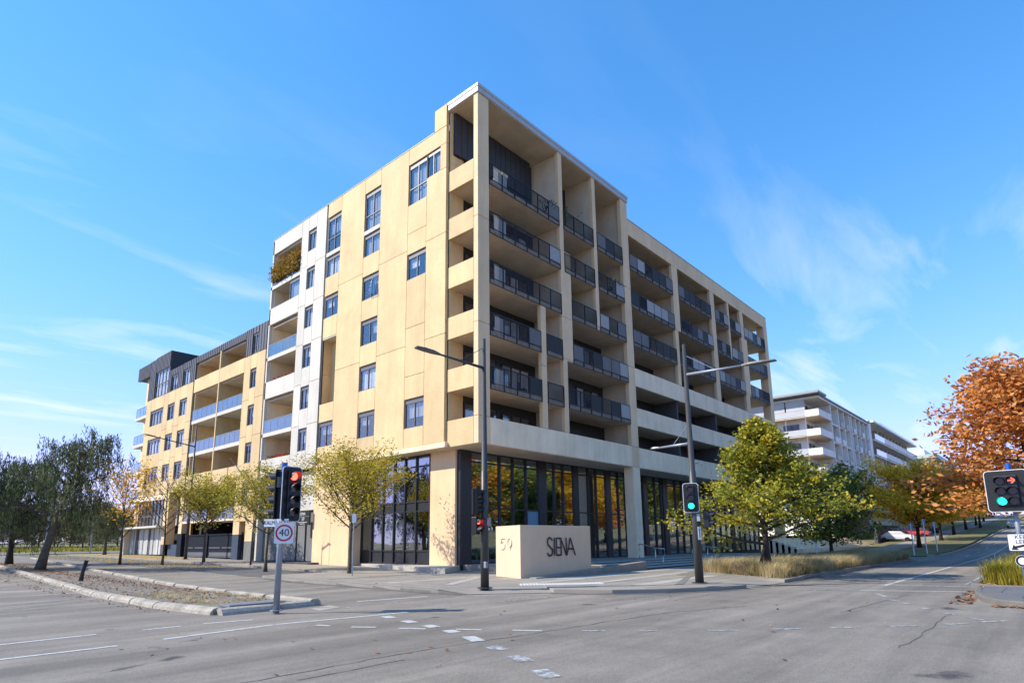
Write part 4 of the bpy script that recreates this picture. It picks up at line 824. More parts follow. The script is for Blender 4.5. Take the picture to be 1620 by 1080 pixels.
def handrail(a, b, za, zb_, label):
    e = empty('handrail', ((a[0] + b[0]) / 2, (a[1] + b[1]) / 2, zb_), label, 'handrail', 'handrails on the stone steps'); a = Vector(a); b = Vector(b); d_ = (b - a).normalized(); m = a + (b - a) * .7; w = Vector((-d_.y, d_.x)) * .0
    zr = .95; mb = MB().tube([(*(a - d_ * .25), za + .5), (*(a - d_ * .3), za + zr - .05), (*a, za + zr), (*m, zb_ + zr - .06), (*(b + d_ * .35), zb_ + zr - .08), (*(b + d_ * .42), zb_ + .55), (*(b + d_ * .2), zb_ + .45)], .032, 8); mb.build('rail', STEEL, e, True)
    MB().tube([(*(a - d_ * .25), za), (*(a - d_ * .25), za + .52)], .03, 8).build('post', STEEL, e, True)
    for p, z in ((m, zb_), (b, zb_ - .05)): MB().tube([(*p, z - .1), (*p, z + zr - .08 if p is m else z + .5)], .03, 8).build('post', STEEL, e, True)
handrail((35.6, 20.6), (32.0, 17.1), .41, .24, 'steel handrail on the steps in front of the pale column'); handrail((41.7, 19.9), (37.6, 16.5), .41, .24, 'steel handrail on the steps to the right of the green signal')

# ================================================================== white buildings up the street
NEWW = pbr('white_render', (.82, .79, .73), .7, .06, .4, 0, 30, .06); NEWG = pbr('warm_grey_render', (.58, .52, .43), .75, .08, .4, 0, 30, .06); DKGL = pbr('dark_far_glass', (.03, .035, .04), .12, spec=.8)
TINT = glass('frosted_far_glass', (.6, .63, .66), .3)
FROST = pbr('frosted_screen', (.5, .5, .5), .5, .06, .6)
wb = empty('white_apartment_building', (118, 33, 2), 'white apartment building with stacked corner balconies and an egg-crate facade', 'building')
wp = lambda n, m, *b, bevel=0: part(n, m, *b, parent=wb, bevel=bevel)
wp('wall', NEWW, (103, 134, 28.6, 44, 2, 23.0)); wp('roof', pbr('slate_blue_fascia', (.10, .13, .2), .5), (100.6, 134, 25.6, 28.6, 23.35, 23.6), (100.6, 134, 28.6, 44.5, 23.35, 23.6)); wp('roof', NEWW, (100.8, 134, 25.8, 44, 23.05, 23.34)); wp('roof', pbr('grey_roof_sheet', (.33, .33, .33), .6), (99.5, 104, 25.4, 48, 23.62, 23.95))
wp('end_wall', NEWW, (102.6, 103, 28.5, 47, 2, 23))
for k, zt in enumerate((21.35, 18.3, 15.25, 12.2, 9.15)):
    wp('balcony_front', NEWW, (101, 107.8, 26, 26.15, zt - 1.05, zt)); wp('balcony_slab', SOFFIT, (101.05, 107.8, 26.16, 45, zt - 1.15, zt - .95)); wp('balcony_front', FROST, (101, 101.06, 28, 46, zt - .95, zt)); wp('balcony_front', NEWW, (101, 101.12, 26.15, 28, zt - 1.05, zt))
    for y in range(28, 46, 3): wp('screen', FROST, (101.02, 101.05, y, y + 2.8, zt + .03, zt + 1.85)) if k == 0 else wp('post', GALV, (101.05, 101.12, y, y + .08, zt, zt + 2))
    for x in (103.6, 105.4): wp('window', DKGL, (x, x + 1.2, 28.5, 28.59, zt - .8, zt + 1.2))
    for y in (29.5, 33, 38): wp('window', DKGL, (102.5, 102.59, y, y + 2.4, zt - .9, zt + 1.2))
zf = [23.0 - 3.05 * i for i in range(7)]
for i, x in enumerate((107.9, 112.4, 116.0, 119.6, 121.0, 124.3, 127.4, 130.5, 133.4)):
    wp('fin', NEWW, (x, x + .32, 26.0, 28.6, 3.2, 23.04))
for i, z in enumerate(zf[1:]):
    for x0, x1 in ((108.3, 112.4), (112.8, 116), (116.4, 119.6), (121.4, 124.3), (124.7, 127.4), (127.8, 130.5), (130.9, 133.4)):
        wp('balcony_slab', NEWW, (x0, x1, 26.1, 28.6, z - .12, z + .1))
        if (int(x0) + i) % 3: wp('balustrade', NEWW if (int(x0) + i) % 2 else NEWG, (x0 + .9, x1, 25.95, 26.08, z + .05, z + 1.0))
        wp('window', DKGL, (x0 + .5, x1 - .5, 28.5, 28.59, z + .15, z + 2.4))
wp('end_fin', NEWW, (133.9, 136, 25.9, 40, 2, 24.2))
wp('awning', RED, (104, 132, 22.5, 26, 5.2, 5.75)); wp('podium', NEWG, (103, 133, 26.2, 28.6, 1.2, 5.2)); wp('shop_window', DKGL, (104, 113, 26.1, 26.19, 1.6, 5.1))
BAN = pbr('white_banner', (.7, .72, .76), .6)
for x in (113.6, 116.0, 118.4): wp('banner', BAN, (x, x + 2.1, 23.4, 23.5, 2.2, 5.15))
for x in (113.2, 117.0):
    um_ = empty('closed_umbrella', (x, 22.6, 1.6), 'closed black umbrella standing %s in front of the white banners' % ('left' if x < 115 else 'right'), 'umbrella', 'closed umbrellas on the terrace')
    MB().tube([(x, 22.6, 1.6), (x, 22.6, 4.3)], .04, 6).build('pole', BLK, um_); MB().tube([(x, 22.6, 2.2), (x, 22.6, 2.6), (x, 22.6, 3.5), (x, 22.6, 4.2)], [.18, .42, .35, .05], 8).build('canopy', BLK, um_)
te = empty('terrace_wall', (112, 20, 1), 'grey terrace wall with a clipped hedge on top below the banners', 'wall')
MB().box(95, 104, 18.9, 19.3, .9, 2.9).build('wall', PART, te); MB().box(104.05, 108, 18.8, 21, .9, 2.8).build('wall', BLK, te); MB().box(95, 109, 18.7, 19.4, 2.92, 3.25).build('hedge', pbr('clipped_hedge', (.03, .055, .02), .9, .3, 5, .3, 20, 0, .8), te)
st2 = empty('terrace_steps', (78, 20, .6), 'pale steps leading up to the white building behind the green tree', 'steps')
for i in range(6): MB().box(62, 94, 18.6 + i * .55, 19.4 + i * .55, .2, .62 + i * .2).build('step', PALE, st2)
gb = empty('grey_apartment_building', (165, 33, 4), 'warm grey building with two long white balcony bands beyond the white one', 'building')
gp = lambda n, m, *b: part(n, m, *b, parent=gb)
gp('wall', NEWG, (137.5, 182, 29, 42, 3, 24)); gp('roof', NEWW, (136.5, 184, 25.4, 43, 24.0, 24.35)); gp('roof_screen', TINT, (146, 184, 26.0, 26.1, 24.35, 25.3)); gp('wall', NEWG, (137, 147.2, 26.4, 29, 3, 18.2))
for z in (20.6, 17.5):
    gp('balcony_front', NEWW, (146, 184, 25.5, 25.65, z + .1, z + 1.25)); gp('balcony_slab', NEWW, (137, 184, 25.66, 29, z - .2, z + .1)); gp('balcony_front', TINT, (137, 146, 25.52, 25.6, z + .1, z + 1.2))
for z in (14.4, 11.3, 8.2): gp('balcony_slab', NEWW, (147.2, 183, 26.2, 29, z - .15, z + .1))
for i in range(10):
    x = 148.5 + i * 3.6
    gp('column', NEWG, (x, x + .9, 26.3, 27.3, 3, 17.3)); gp('column', NEWG, (x, x + .9, 27.2, 28.9, 17.5, 24))
    for z in (20.9, 17.8, 14.6, 11.5, 8.4): gp('window', DKGL, (x + 1.1, x + 3.4, 28.9, 28.98, z, z + 2.4))
tb = empty('pale_office_building', (225, 30, 6), 'low pale building with flat roof at the far end of the street', 'building')
part('wall', NEWW, (205, 250, 26, 45, 6, 23), parent=tb); part('roof', pbr('pale_green_roof', (.42, .5, .46), .6), (202, 253, 23.5, 47, 23, 24), parent=tb); part('plant_room', NEWW, (215, 232, 28, 40, 24, 27), parent=tb)
for i in range(11): part('window', DKGL if i % 3 else TINT, (206 + i * 4, 208.6 + i * 4, 25.9, 25.98, 18.5, 22.4), parent=tb)
# ================================================================== poles, lamps, signals, signs
def at_dir(px, py, dist):
    r = ray(px, py); k = dist / math.hypot(r[0], r[1]); return EYE + r * k
BLUE = pbr('blue_cap', (.01, .10, .42), .45); SIGB = pbr('signal_black', (.008, .008, .009), .45); WEDGE = pbr('white_edge', (.7, .7, .7), .5)
REDL = emit('red_lens', (1, .05, .03), 2.6); GRNL = emit('green_lens', (.01, .8, .5), 1.5); DKL = pbr('unlit_lens', (.03, .025, .02), .15)
def rrect(w, h, r, n=5):
    return [(sx * (w / 2 - r) + r * math.cos(a), sz * (h / 2 - r) + r * math.sin(a)) for sx, sz, a0 in ((1, 1, 0), (-1, 1, 90), (-1, -1, 180), (1, -1, 270)) for a in [R_(a0 + 90 * i / n) for i in range(n + 1)]]
def plate(pts, y0, y1):
    n = len(pts); return MB().add([(x, y0, z) for x, z in pts] + [(x, y1, z) for x, z in pts], [tuple(range(n)), tuple(range(2 * n - 1, n - 1, -1))] + [(i, n + i, n + (i + 1) % n, (i + 1) % n) for i in range(n)])
def signal_head(loc, facing, rows, cols, lit, label, w=None, hgt=None, arrow=False, lens=.10, edge=True, group=None, back=True):
    """facing: world angle (deg) the lenses look towards. local -Y is the front."""
    e = empty('traffic_signal', loc, label, 'traffic signal', group, rz=R_(facing + 90)); w = w or (.26 * cols + .2); hgt = hgt or (.285 * rows + .17)
    if back:
        lbuild(plate(rrect(w, hgt, .09), -.01, .012), 'backing_board', SIGB, e)
        if edge: lbuild(plate(rrect(w + .035, hgt + .035, .1), -.004, .006), 'board_edge', WEDGE, e)
    bw, bh = .26 * cols, .285 * rows; hb = MB().box(-bw / 2, bw / 2, -.07, .13, -bh / 2, bh / 2); lbuild(hb, 'housing', SIGB, e, bevel=.02)
    for r in range(rows):
        for c in range(cols):
            x = (c - (cols - 1) / 2) * .265; z = ((rows - 1) / 2 - r) * .285; m = lit.get((r, c), DKL); pts = [(x + lens * math.cos(t), z + lens * math.sin(t)) for t in [2 * math.pi * i / 20 for i in range(20)]]
            if arrow and (r, c) == (0, 1):
                lbuild(plate(pts, -.078, -.068), 'lens', DKL, e)
                a = MB()
                for p, q in (((-.075, 0), (.03, 0)), ((.0, .075), (.075, 0)), ((.075, 0), (.0, -.075))):
                    a.tube([(x + p[0], -.084, z + p[1]), (x + q[0], -.084, z + q[1])], .013, 6)
                lbuild(a, 'arrow', m, e)
            else: lbuild(plate(pts, -.078, -.068), 'lens', m, e)
            v = MB(); n = 14; vs = []; fs = []
            for i in range(n + 1):
                t = R_(-25 + 230 * i / n); cx, cz = math.cos(t), math.sin(t); dep = -.07 - .21 * (.45 + .55 * max(0, math.sin(t)) ** .6)
                vs += [(x + (lens + .012) * cx, -.068, z + (lens + .012) * cz), (x + (lens + .012) * cx, dep, z + (lens + .012) * cz - .015), (x + (lens + .02) * cx, dep, z + (lens + .02) * cz - .015), (x + (lens + .02) * cx, -.068, z + (lens + .02) * cz)]
            for i in range(n):
                for k in range(4): fs.append((4*i+k, 4*i+(k+1)%4, 4*i+4+(k+1)%4, 4*i+4+k))
            v.add(vs, fs); lbuild(v, 'visor', SIGB, e)
    return e
def pole(name, x, y, z0, z1, r0, r1, mat, label, cat, cap=None, group=None):
    e = empty(name, (x, y, z0), label, cat, group); MB().tube([(x, y, z0 - .05), (x, y, z1)], [r0, r1], 14).build('post', mat, e, False)
    for p in e.children: p.data.shade_smooth()
    MB().tube([(x, y, z0), (x, y, z0 + .02)], [r0 * 1.9, r0 * 1.9], 14).build('base_plate', mat, e)
    if cap: MB().tube([(x, y, z1), (x, y, z1 + cap)], [r1 * 1.25, r1 * 1.2], 14).build('cap', BLUE, e)
    return e
# left signal on the median
LX, LY = 7.42, 14.05
lp = pole('signal_pole', LX, LY, .07, 3.2, .075, .06, GALV, 'grey steel signal pole with blue cap on the left median tip', 'pole', cap=.36)
cang = math.degrees(math.atan2(-LY, -LX))
p = at_dir(461, 781, 15.75); signal_head(tuple(p), cang + 32, 4, 1, {(0, 0): REDL}, 'four-lens traffic signal with a white border glowing red on the left median', w=.5, hgt=1.3)
p = at_dir(441, 783, 16.0); signal_head(tuple(p), cang - 112, 4, 1, {}, 'dark signal head seen from behind left of the red signal', w=.5, hgt=1.25, edge=False)
MB().box(LX - .18, LX - .06, LY - .06, LY + .06, 2.95, 3.2).build('junction_box', GALV, lp)
p = at_dir(449.5, 842.5, 15.6); sp = empty('speed_sign', tuple(p), 'square white 40 speed sign with red ring below the red signal', 'sign', rz=R_(cang + 90 + 6))
lbuild(plate(rrect(.43, .49, .03), 0, .006), 'plate', WHITE, sp); 
def ring(r0, r1, y, n=36):
    mb = MB(); vs = []; fs = []
    for i in range(n):
        t = 2 * math.pi * i / n
        for r in (r0, r1): vs.append((r * math.cos(t), y, r * math.sin(t)))
    for i in range(n): fs.append((2*i, 2*i+1, (2*i+3) % (2*n), (2*i+2) % (2*n)))
    return mb.add(vs, fs)
lbuild(ring(.155, .195, -.004), 'ring', RED, sp); text_mesh('40', .235, .001, BLK, 'numerals', sp, (0, -.005, 0), (R_(90), 0, 0))
p = at_dir(437, 826.5, 15.75); ss = empty('street_name_sign', tuple(p), 'narrow white street name blade lettered KALMA behind the speed sign', 'sign', rz=R_(cang + 90 - 28))
lbuild(plate([(-.31, -.09), (.31, -.09), (.31, .09), (-.31, .09)], 0, .01), 'blade', WHITE, ss); text_mesh('KALMA WAY', .135, .001, BLK, 'lettering', ss, (0, -.003, 0), (R_(90), 0, 0), sx=.8)
# right signal and keep left sign on the island
d_ = ray(1594, 735); k = 22.6 / math.hypot(d_[0], d_[1]); RX, RY = d_[0] * k, d_[1] * k
rp = pole('signal_pole', RX, RY, .1, 3.35, .07, .055, GALV, 'grey steel signal pole with blue cap on the right island', 'pole', cap=.3)
cr_ = math.degrees(math.atan2(-RY, -RX)); p = at_dir(1593.5, 776, 22.3); signal_head(tuple(p), cr_ - 8, 3, 2, {(0, 1): REDL, (2, 0): GRNL}, 'six-lens traffic signal showing a red arrow and a green light on the right island', w=.95, hgt=1.14, arrow=True, lens=.105)
p = at_dir(1622, 776, 22.7); signal_head(tuple(p), cr_ + 100, 3, 1, {}, 'signal head turned away at the right edge behind the six-lens signal', edge=False)
p = at_dir(1618, 857.5, 22.4); kl = empty('keep_left_sign', tuple(p), 'white KEEP LEFT sign with a black arrow on the right island pole', 'sign', rz=R_(cr_ + 90))
lbuild(plate(rrect(.62, .45, .03), 0, .006), 'plate', WHITE, kl); text_mesh('KEEP', .15, .001, BLK, 'lettering', kl, (0, -.004, .145), (R_(90), 0, 0)); text_mesh('LEFT', .15, .001, BLK, 'lettering', kl, (0, -.004, .015), (R_(90), 0, 0))
lbuild(plate([(-.26, -.2), (-.1, -.2), (-.145, -.155), (.22, -.065), (.2, -.01), (-.17, -.1), (-.21, -.06)], -.004, -.002), 'arrow', BLK, kl)
lbuild(plate(rrect(.64, .47, .03), .007, .012), 'plate_edge', BLK, kl)
p = at_dir(1618, 887, 22.4); ks = empty('round_sign', tuple(p), 'small round black and white sign under the keep left sign', 'sign', rz=R_(cr_ + 90)); lbuild(plate([(.16 * math.cos(t), .16 * math.sin(t)) for t in [i * .314 for i in range(20)]], 0, .01), 'disc', WHITE, ks); lbuild(ring(.1, .15, -.003), 'ring', BLK, ks)

def street_lamp(x, y, z0, h, r, label, arms):
    e = empty('street_lamp', (x, y, z0), label, 'street lamp', 'street lamps at the crossing')
    MB().tube([(x, y, z0 - .05), (x, y, z0 + h * .45), (x, y, z0 + h * .451), (x, y, z0 + h)], [r, r * .82, r * .72, r * .42], 14).build('post', POLE, e, True); MB().tube([(x, y, z0), (x, y, z0 + .03)], [r * 1.8] * 2, 14).build('base_plate', POLE, e)
    for (hx, hy, hz, zb, head, m) in arms:
        a = Vector((x, y, zb)); b = Vector((hx, hy, hz)); d_ = (b - a); dn = d_.normalized()
        MB().tube([a, b], [.055, .035], 8).build('arm', m, e, True); t = a + d_ * .52
        MB().tube([(x, y, zb + .75), t], .012, 5).build('stay', m, e)
        s = Vector((-dn.y, dn.x, 0)).normalized(); up = Vector((0, 0, 1)); hd = MB(); vs = []
        for k_, (o, w, hh) in enumerate(((-.15, .05, .03), (.1, .13, .05), (head * .6, .15, .045), (head, .12, .02))):
            c = b + dn * o; vs += [c - s * w - up * .02, c + s * w - up * .02, c + s * w * .8 + up * hh, c - s * w * .8 + up * hh]
        fs = [(0, 1, 2, 3), (15, 14, 13, 12)] + [(4*i+j, 4*i+(j+1) % 4, 4*i+4+(j+1) % 4, 4*i+4+j)[::-1] for i in range(3) for j in range(4)]
        hd.add(vs, fs).build('lamp_head', pbr('lamp_head_grey', (.10, .10, .10), .4), e)
    return e
mx_, my_ = gpt(767, 930, .115); D0 = math.hypot(mx_, my_)
h1 = at_dir(690, 561, D0 * 1.0 - .9)
street_lamp(mx_, my_, .115, 8.5, .14, 'dark street lamp with its arm reaching left in front of the block corner', [(h1[0], h1[1], h1[2] + .05, 7.55, .75, POLE)])
rx_, ry_ = gpt(1107, 922, .115); D1 = math.hypot(rx_, ry_); h2 = at_dir(1180, 577, D1 * .96); h3 = at_dir(1040, 708.5, D1 * 1.06)
street_lamp(rx_, ry_, .115, 8.6, .15, 'dark street lamp with a long arm to the right beside the planted verge', [(h2[0], h2[1], h2[2], 7.55, 1.0, GALV), (h3[0], h3[1], h3[2], 5.0, .3, GALV)])
# left lamp in the side street
r = at_dir(293, 886, 57); lx_, ly_ = r[0], r[1]; z_ = hg(lx_, ly_) + .12; h4 = at_dir(245, 690.5, 55.5)
street_lamp(lx_, ly_, z_, 11, .13, 'tall black street lamp standing before the yellow wing with an arm to the left', [(h4[0], h4[1], h4[2], 9.7, .8, POLE)])
r = at_dir(376, 880, 44); sx_, sy_ = r[0], r[1]; h5 = at_dir(372, 735, 43.6)
street_lamp(sx_ + .6, sy_ - .6, hg(sx_, sy_) + .12, 5.0, .06, 'slim lamp half hidden behind the median trees with a short white head', [(h5[0], h5[1], h5[2], 5.0, .5, GALV)])
# signals and boxes on the lamps
ca = math.degrees(math.atan2(-my_, -mx_))
p = at_dir(753, 793, D0 - .12); signal_head(tuple(p), ca + 95, 3, 1, {}, 'three-lens signal seen edge-on on the middle lamp post', w=.46, hgt=1.0, edge=False)
p = at_dir(754, 831, D0 - .1); PEDR = signal_head(tuple(p), ca + 62, 2, 1, {(0, 0): REDL}, 'small pedestrian signal glowing red on the middle lamp post', back=False)
bx_ = at_dir(772.5, 825, D0 - .05); tag(MB().box(bx_[0] - .07, bx_[0] + .07, bx_[1] - .07, bx_[1] + .07, bx_[2] - .14, bx_[2] + .14).build('control_box', GALV), 'small grey control box on the right of the middle lamp post', 'box')
bt = at_dir(768.5, 893, D0 - .16); tag(MB().box(bt[0] - .05, bt[0] + .05, bt[1] - .05, bt[1] + .05, bt[2] - .1, bt[2] + .1).build('push_button', GALV, bevel=.01), 'pedestrian push button low on the middle lamp post', 'push button')
cb = math.degrees(math.atan2(-ry_, -rx_)); p = at_dir(1093, 787, D1 - .18); signal_head(tuple(p), cb - 4, 3, 1, {(2, 0): GRNL}, 'three-lens traffic signal showing green on the right lamp post', w=.50, hgt=1.0)
p = at_dir(1120, 821, D1 - .05); signal_head(tuple(p), cb + 75, 2, 1, {}, 'unlit pedestrian signal on the right of the green signal post', back=False)
bx_ = at_dir(1106, 818, D1 - .1); tag(MB().box(bx_[0] - .06, bx_[0] + .06, bx_[1] - .06, bx_[1] + .06, bx_[2] - .13, bx_[2] + .13).build('control_box', GALV), 'small grey control box below the green signal', 'box')
p = at_dir(1107, 843, D1 - .15); ps = empty('post_sign', tuple(p), 'narrow white sign strapped to the right lamp post', 'sign', rz=R_(cb + 90 + 50)); lbuild(plate(rrect(.16, .45, .02), 0, .008), 'plate', WHITE, ps); lbuild(plate([(-.015, -.15), (.015, -.15), (.015, .15), (-.015, .15)], -.003, -.001), 'mark', BLK, ps)
# parking sign next to the first tree
q = gpt(557, 910, .12); pk = empty('parking_sign', (q[0], q[1], .12), 'slim grey parking sign post right beside the nearest median-side tree', 'sign'); MB().tube([(q[0], q[1], .1), (q[0], q[1], 3.0)], .03, 8).build('post', GALV, pk)
a_ = math.atan2(-q[1], -q[0]) + R_(90); pl_ = plate(rrect(.2, .42, .02), -.045, -.035); o_ = lbuild(pl_, 'plate', WHITE, pk); o_.location = (0, 0, 2.65); o_.rotation_euler = (0, 0, a_)
# stump post on the median
q = gpt(127, 922, .07); sx = empty('stump_post', (q[0], q[1], .07), 'charred black stump post standing in the leafy median', 'post'); MB().tube([(q[0], q[1], .05), (q[0] + .03, q[1] - .02, .5), (q[0] + .12, q[1] - .05, 1.02)], [.1, .075, .085], 9).build('stem', DBARK, sx); MB().tube([(q[0] + .1, q[1] - .05, .75), (q[0] + .28, q[1] - .1, .82)], [.03, .015], 6).build('snag', DBARK, sx)
# parked car far up the street
def car(x, y, rz, col, label):
    z = hg(x, y); e = empty('parked_car', (x, y, z), label, 'car', None, rz); pm = pbr('car_paint', col, .3, coat=.6)
    prof = [(-2.1, .35), (-2.15, .8), (-1.95, .95), (-1.2, 1.0), (-.6, 1.42), (.75, 1.45), (1.5, .98), (2.1, .85), (2.15, .4)]
    def ext(pr, w, w2): 
        n = len(pr); return MB().add([(a, -w if b < 1 else -w2, b) for a, b in pr] + [(a, w if b < 1 else w2, b) for a, b in pr], [tuple(range(n)), tuple(range(2*n-1, n-1, -1))] + [(i, n+i, n+(i+1) % n, (i+1) % n) for i in range(n)])
    lbuild(ext(prof, .85, .7), 'body', pm, e, bevel=.04); lbuild(MB().add([(-2.0, -.6, 1.0), (-2.0, .6, 1.0), (-.65, .6, 1.38), (-.65, -.6, 1.38)], [(0, 1, 2, 3)]), 'windscreen', DKGL, e).location = (-.0, 0, .03)
    for a in (-1.35, 1.35):
        for b in (-.8, .8): lbuild(MB().tube([(a, b - .1, .32), (a, b + .1, .32)], .32, 14), 'wheel', BLK, e)
    for b in (-.6, .6): lbuild(MB().box(-2.17, -2.1, b - .16, b + .16, .62, .78), 'headlight', WHITE, e)
    return e
q = at_dir(1604, 836, 150); car(q[0], q[1], 0, (.7, .7, .7), 'white car parked far up the street beneath the orange trees')
for i, (x, y, c, t) in enumerate(((98, 17.2, (.6, .6, .62), 'silver car parked behind the yellow tree nearest the terrace'), (112, 17.4, (.5, .05, .04), 'dark red car parked beyond the silver one'), (124, 17.4, (.08, .08, .09), 'black car parked beyond the yellow tree'))): car(x, y, R_(90), c, t)
# thin sign posts by the side lane
for x, y, h, t in ((61.0, 9.6, 2.6, 'white post at the corner of the side lane'), (66.0, 9.4, 3.0, 'pale slim sign post nearest the yellow tree'), (57.0, 16, 4.2, 'tall white flag post by the terrace steps'), (72, 9.4, 2.8, 'thin sign post under the yellow crown')):
    z = hg(x, y) + .1; e = empty('sign_post', (x, y, z), t, 'post'); MB().tube([(x, y, z), (x, y, z + h)], .05, 7).build('post', WHITE, e); MB().box(x - .02, x + .02, y - .16, y + .16, z + h - .5, z + h).build('plate', GALV, e)

# ================================================================== trees
def leaf_obj(name, C, A, Bv, tone, mat, parent):
    n = len(C); V = np.empty((n, 4, 3), np.float32); V[:, 0] = C - A; V[:, 1] = C + Bv; V[:, 2] = C + A; V[:, 3] = C - Bv
    me = D.meshes.new(name); me.vertices.add(4 * n); me.vertices.foreach_set('co', V.ravel()); me.loops.add(4 * n); me.loops.foreach_set('vertex_index', np.arange(4 * n, dtype=np.int32)); me.polygons.add(n); me.polygons.foreach_set('loop_start', np.arange(0, 4 * n, 4, dtype=np.int32)); me.polygons.foreach_set('loop_total', np.full(n, 4, np.int32)); me.update(); me.validate()
    at = me.attributes.new('tone', 'FLOAT', 'FACE'); at.data.foreach_set('value', np.clip(tone, 0, 1).astype(np.float32)); me.materials.append(mat)
    o = D.objects.new(name, me); COL.objects.link(o); o.parent = parent; return o
def unit(v): return v / (np.linalg.norm(v, axis=-1, keepdims=True) + 1e-9)
def make_tree(name, label, cat, group, seed, h, r, clear, tr, leafm, nleaf, lsize, style='round', barkm=None, lean=(0, 0), aspect=.55, nb=26, tone_c=.5, low=0.0, ratio=.55, clump=.3, top=1.0):
    g = np.random.default_rng(seed); e = D.objects.new(name, None); COL.objects.link(e); tag(e, label, cat, group); barkm = barkm or BARK
    wood = MB(); lean = np.array([lean[0], lean[1], 0.]); zc = clear + (h - clear) * .5
    def trunk(t): return np.array([0, 0, h * top * t]) + lean * (t ** 1.3) + np.array([math.sin(t * 5 + seed), math.cos(t * 4 + seed), 0]) * .03 * h * t * (1 - .3 * t)
    ts = np.linspace(0, .93, 9); wood.tube([trunk(t) + (0 if i else np.array([0, 0, -.1])) for i, t in enumerate(ts)], [tr * (1.35 if i == 0 else 1) * (1 - .88 * t) + .008 for i, t in enumerate(ts)], 9)
    tips = []; 
    for b in range(nb):
        f = (b + .5) / nb; t0 = (clear / h) + (1 - clear / h) * .86 * f ** .9; p = trunk(t0); az = b * 2.4 + g.uniform(-.4, .4)
        if style == 'vase': el = g.uniform(.45, .95); ln = r * (1.15 - .45 * f) * g.uniform(.75, 1.1)
        elif style == 'tier': el = g.uniform(-.05, .32) + .25 * f; ln = r * (1.08 - .72 * f) * g.uniform(.7, 1.12)
        elif style == 'weep': el = g.uniform(.35, .9); ln = r * g.uniform(.6, 1.1) * (1.1 - .5 * f)
        else: el = g.uniform(.05, .6) + .35 * f; ln = r * math.sqrt(max(.08, 1 - (2 * f - .75) ** 2 * .62)) * g.uniform(.75, 1.1)
        if style == 'cone': el = g.uniform(.2, .6); ln = r * (1.06 - 1.0 * f ** .85) * g.uniform(.75, 1.1)
        d = np.array([math.cos(az) * math.cos(el), math.sin(az) * math.cos(el), math.sin(el)]); pts = [p]; n = 5
        for i in range(1, n + 1):
            s = i / n; q = p + d * ln * s + np.array([0, 0, {'vase': .18, 'tier': -.10, 'weep': -.22}.get(style, .06) * ln * s * s]) + g.normal(0, .03 * ln, 3) * s; pts.append(q)
        r0 = tr * .42 * (1 - .6 * f); wood.tube(pts, [r0 * (1 - .85 * i / n) + .005 for i in range(n + 1)], 5, False)
        for i in range(1, n + 1):
            for k in range(2 if i < 3 else 3):
                a2 = az + g.uniform(-1.3, 1.3); e2 = el + g.uniform(-.5, .5) if style != 'tier' else g.uniform(-.25, .3); l2 = ln * g.uniform(.16, .38); q = pts[i] + np.array([math.cos(a2) * math.cos(e2), math.sin(a2) * math.cos(e2), math.sin(e2)]) * l2
                if q[2] < low: continue
                wood.tube([pts[i], (pts[i] + q) / 2 + g.normal(0, .02, 3), q], [r0 * .28 + .004, r0 * .18 + .003, .003], 4, False); ct = g.normal(tone_c, clump)
                tips.append((pts[i], q, ct))
    lbuild(wood, 'trunk', barkm, e, True)
    T = tips; idx = g.integers(0, len(T), nleaf); P0 = np.array([t[0] for t in T])[idx]; P1 = np.array([t[1] for t in T])[idx]; CT = np.array([t[2] for t in T])[idx]
    s = g.beta(2.2, 1.1, nleaf)[:, None]
    C = P0 + (P1 - P0) * (s * 1.15) + g.normal(0, 1, (nleaf, 3)) * (lsize * 1.4 + (.02 if style == 'cone' else .04) * r) * np.array([1, 1, .7])
    if style == 'weep':
        m = max(60, nleaf // 16); si = g.integers(0, len(T), m); SP = np.array([t[1] for t in T])[si] + g.normal(0, .18, (m, 3)); SL = g.uniform(.5, 1.9, m) * r / 3; which = g.integers(0, m, nleaf); u = g.uniform(0, 1, nleaf)
        sway = g.normal(0, .12, (m, 2)); C = SP[which].copy(); C[:, 2] -= u * SL[which]; C[:, :2] += sway[which] * u[:, None] * 1.6 + g.normal(0, .05, (nleaf, 2)); CT = g.normal(tone_c, clump, m)[which]
        A = unit(np.stack([g.normal(0, .35, nleaf), g.normal(0, .35, nleaf), -np.ones(nleaf)], 1)) * lsize; Bv = unit(np.cross(A, g.normal(0, 1, (nleaf, 3)))) * lsize * .16
    else:
        A = unit(g.normal(0, 1, (nleaf, 3)) * np.array([1, 1, .55])) * lsize * g.uniform(.6, 1.15, (nleaf, 1)); Bv = unit(np.cross(A, g.normal(0, 1, (nleaf, 3)))) * lsize * ratio * g.uniform(.7, 1.1, (nleaf, 1))
    if low: 
        keep = C[:, 2] > low * .8; C, A, Bv, CT = C[keep], A[keep], Bv[keep], CT[keep]
    hgt = (C[:, 2] - C[:, 2].min()) / max(.1, np.ptp(C[:, 2]))
    leaf_obj('crown', C, A, Bv, CT + g.normal(0, .13, len(C)), leafm, e); return e
def put(e, x, y, rz=0, s=1.0, z=None, dz=.1):
    e.location = (x, y, hg(x, y) + dz if z is None else z); e.rotation_euler = (0, 0, rz); e.scale = (s, s, s); return e
def again(e, x, y, rz, s, label, dz=.1):
    c = copy_tree(e); put(c, x, y, rz, s, dz=dz); c['label'] = label; return c
GINK = leafmat('yellow_olive_leaf', [(.20, .20, .03), (.40, .35, .035), (.54, .44, .045), (.60, .42, .05)], .4)
MAPL = leafmat('green_to_yellow_leaf', [(.08, .115, .02), (.19, .22, .03), (.38, .36, .035), (.62, .48, .04)], .4)
GREEN = leafmat('green_leaf', [(.08, .12, .03), (.15, .20, .045), (.25, .29, .06), (.40, .38, .07)], .35)
YELL = leafmat('golden_leaf', [(.42, .34, .03), (.64, .46, .03), (.74, .50, .03), (.76, .42, .04)], .5)
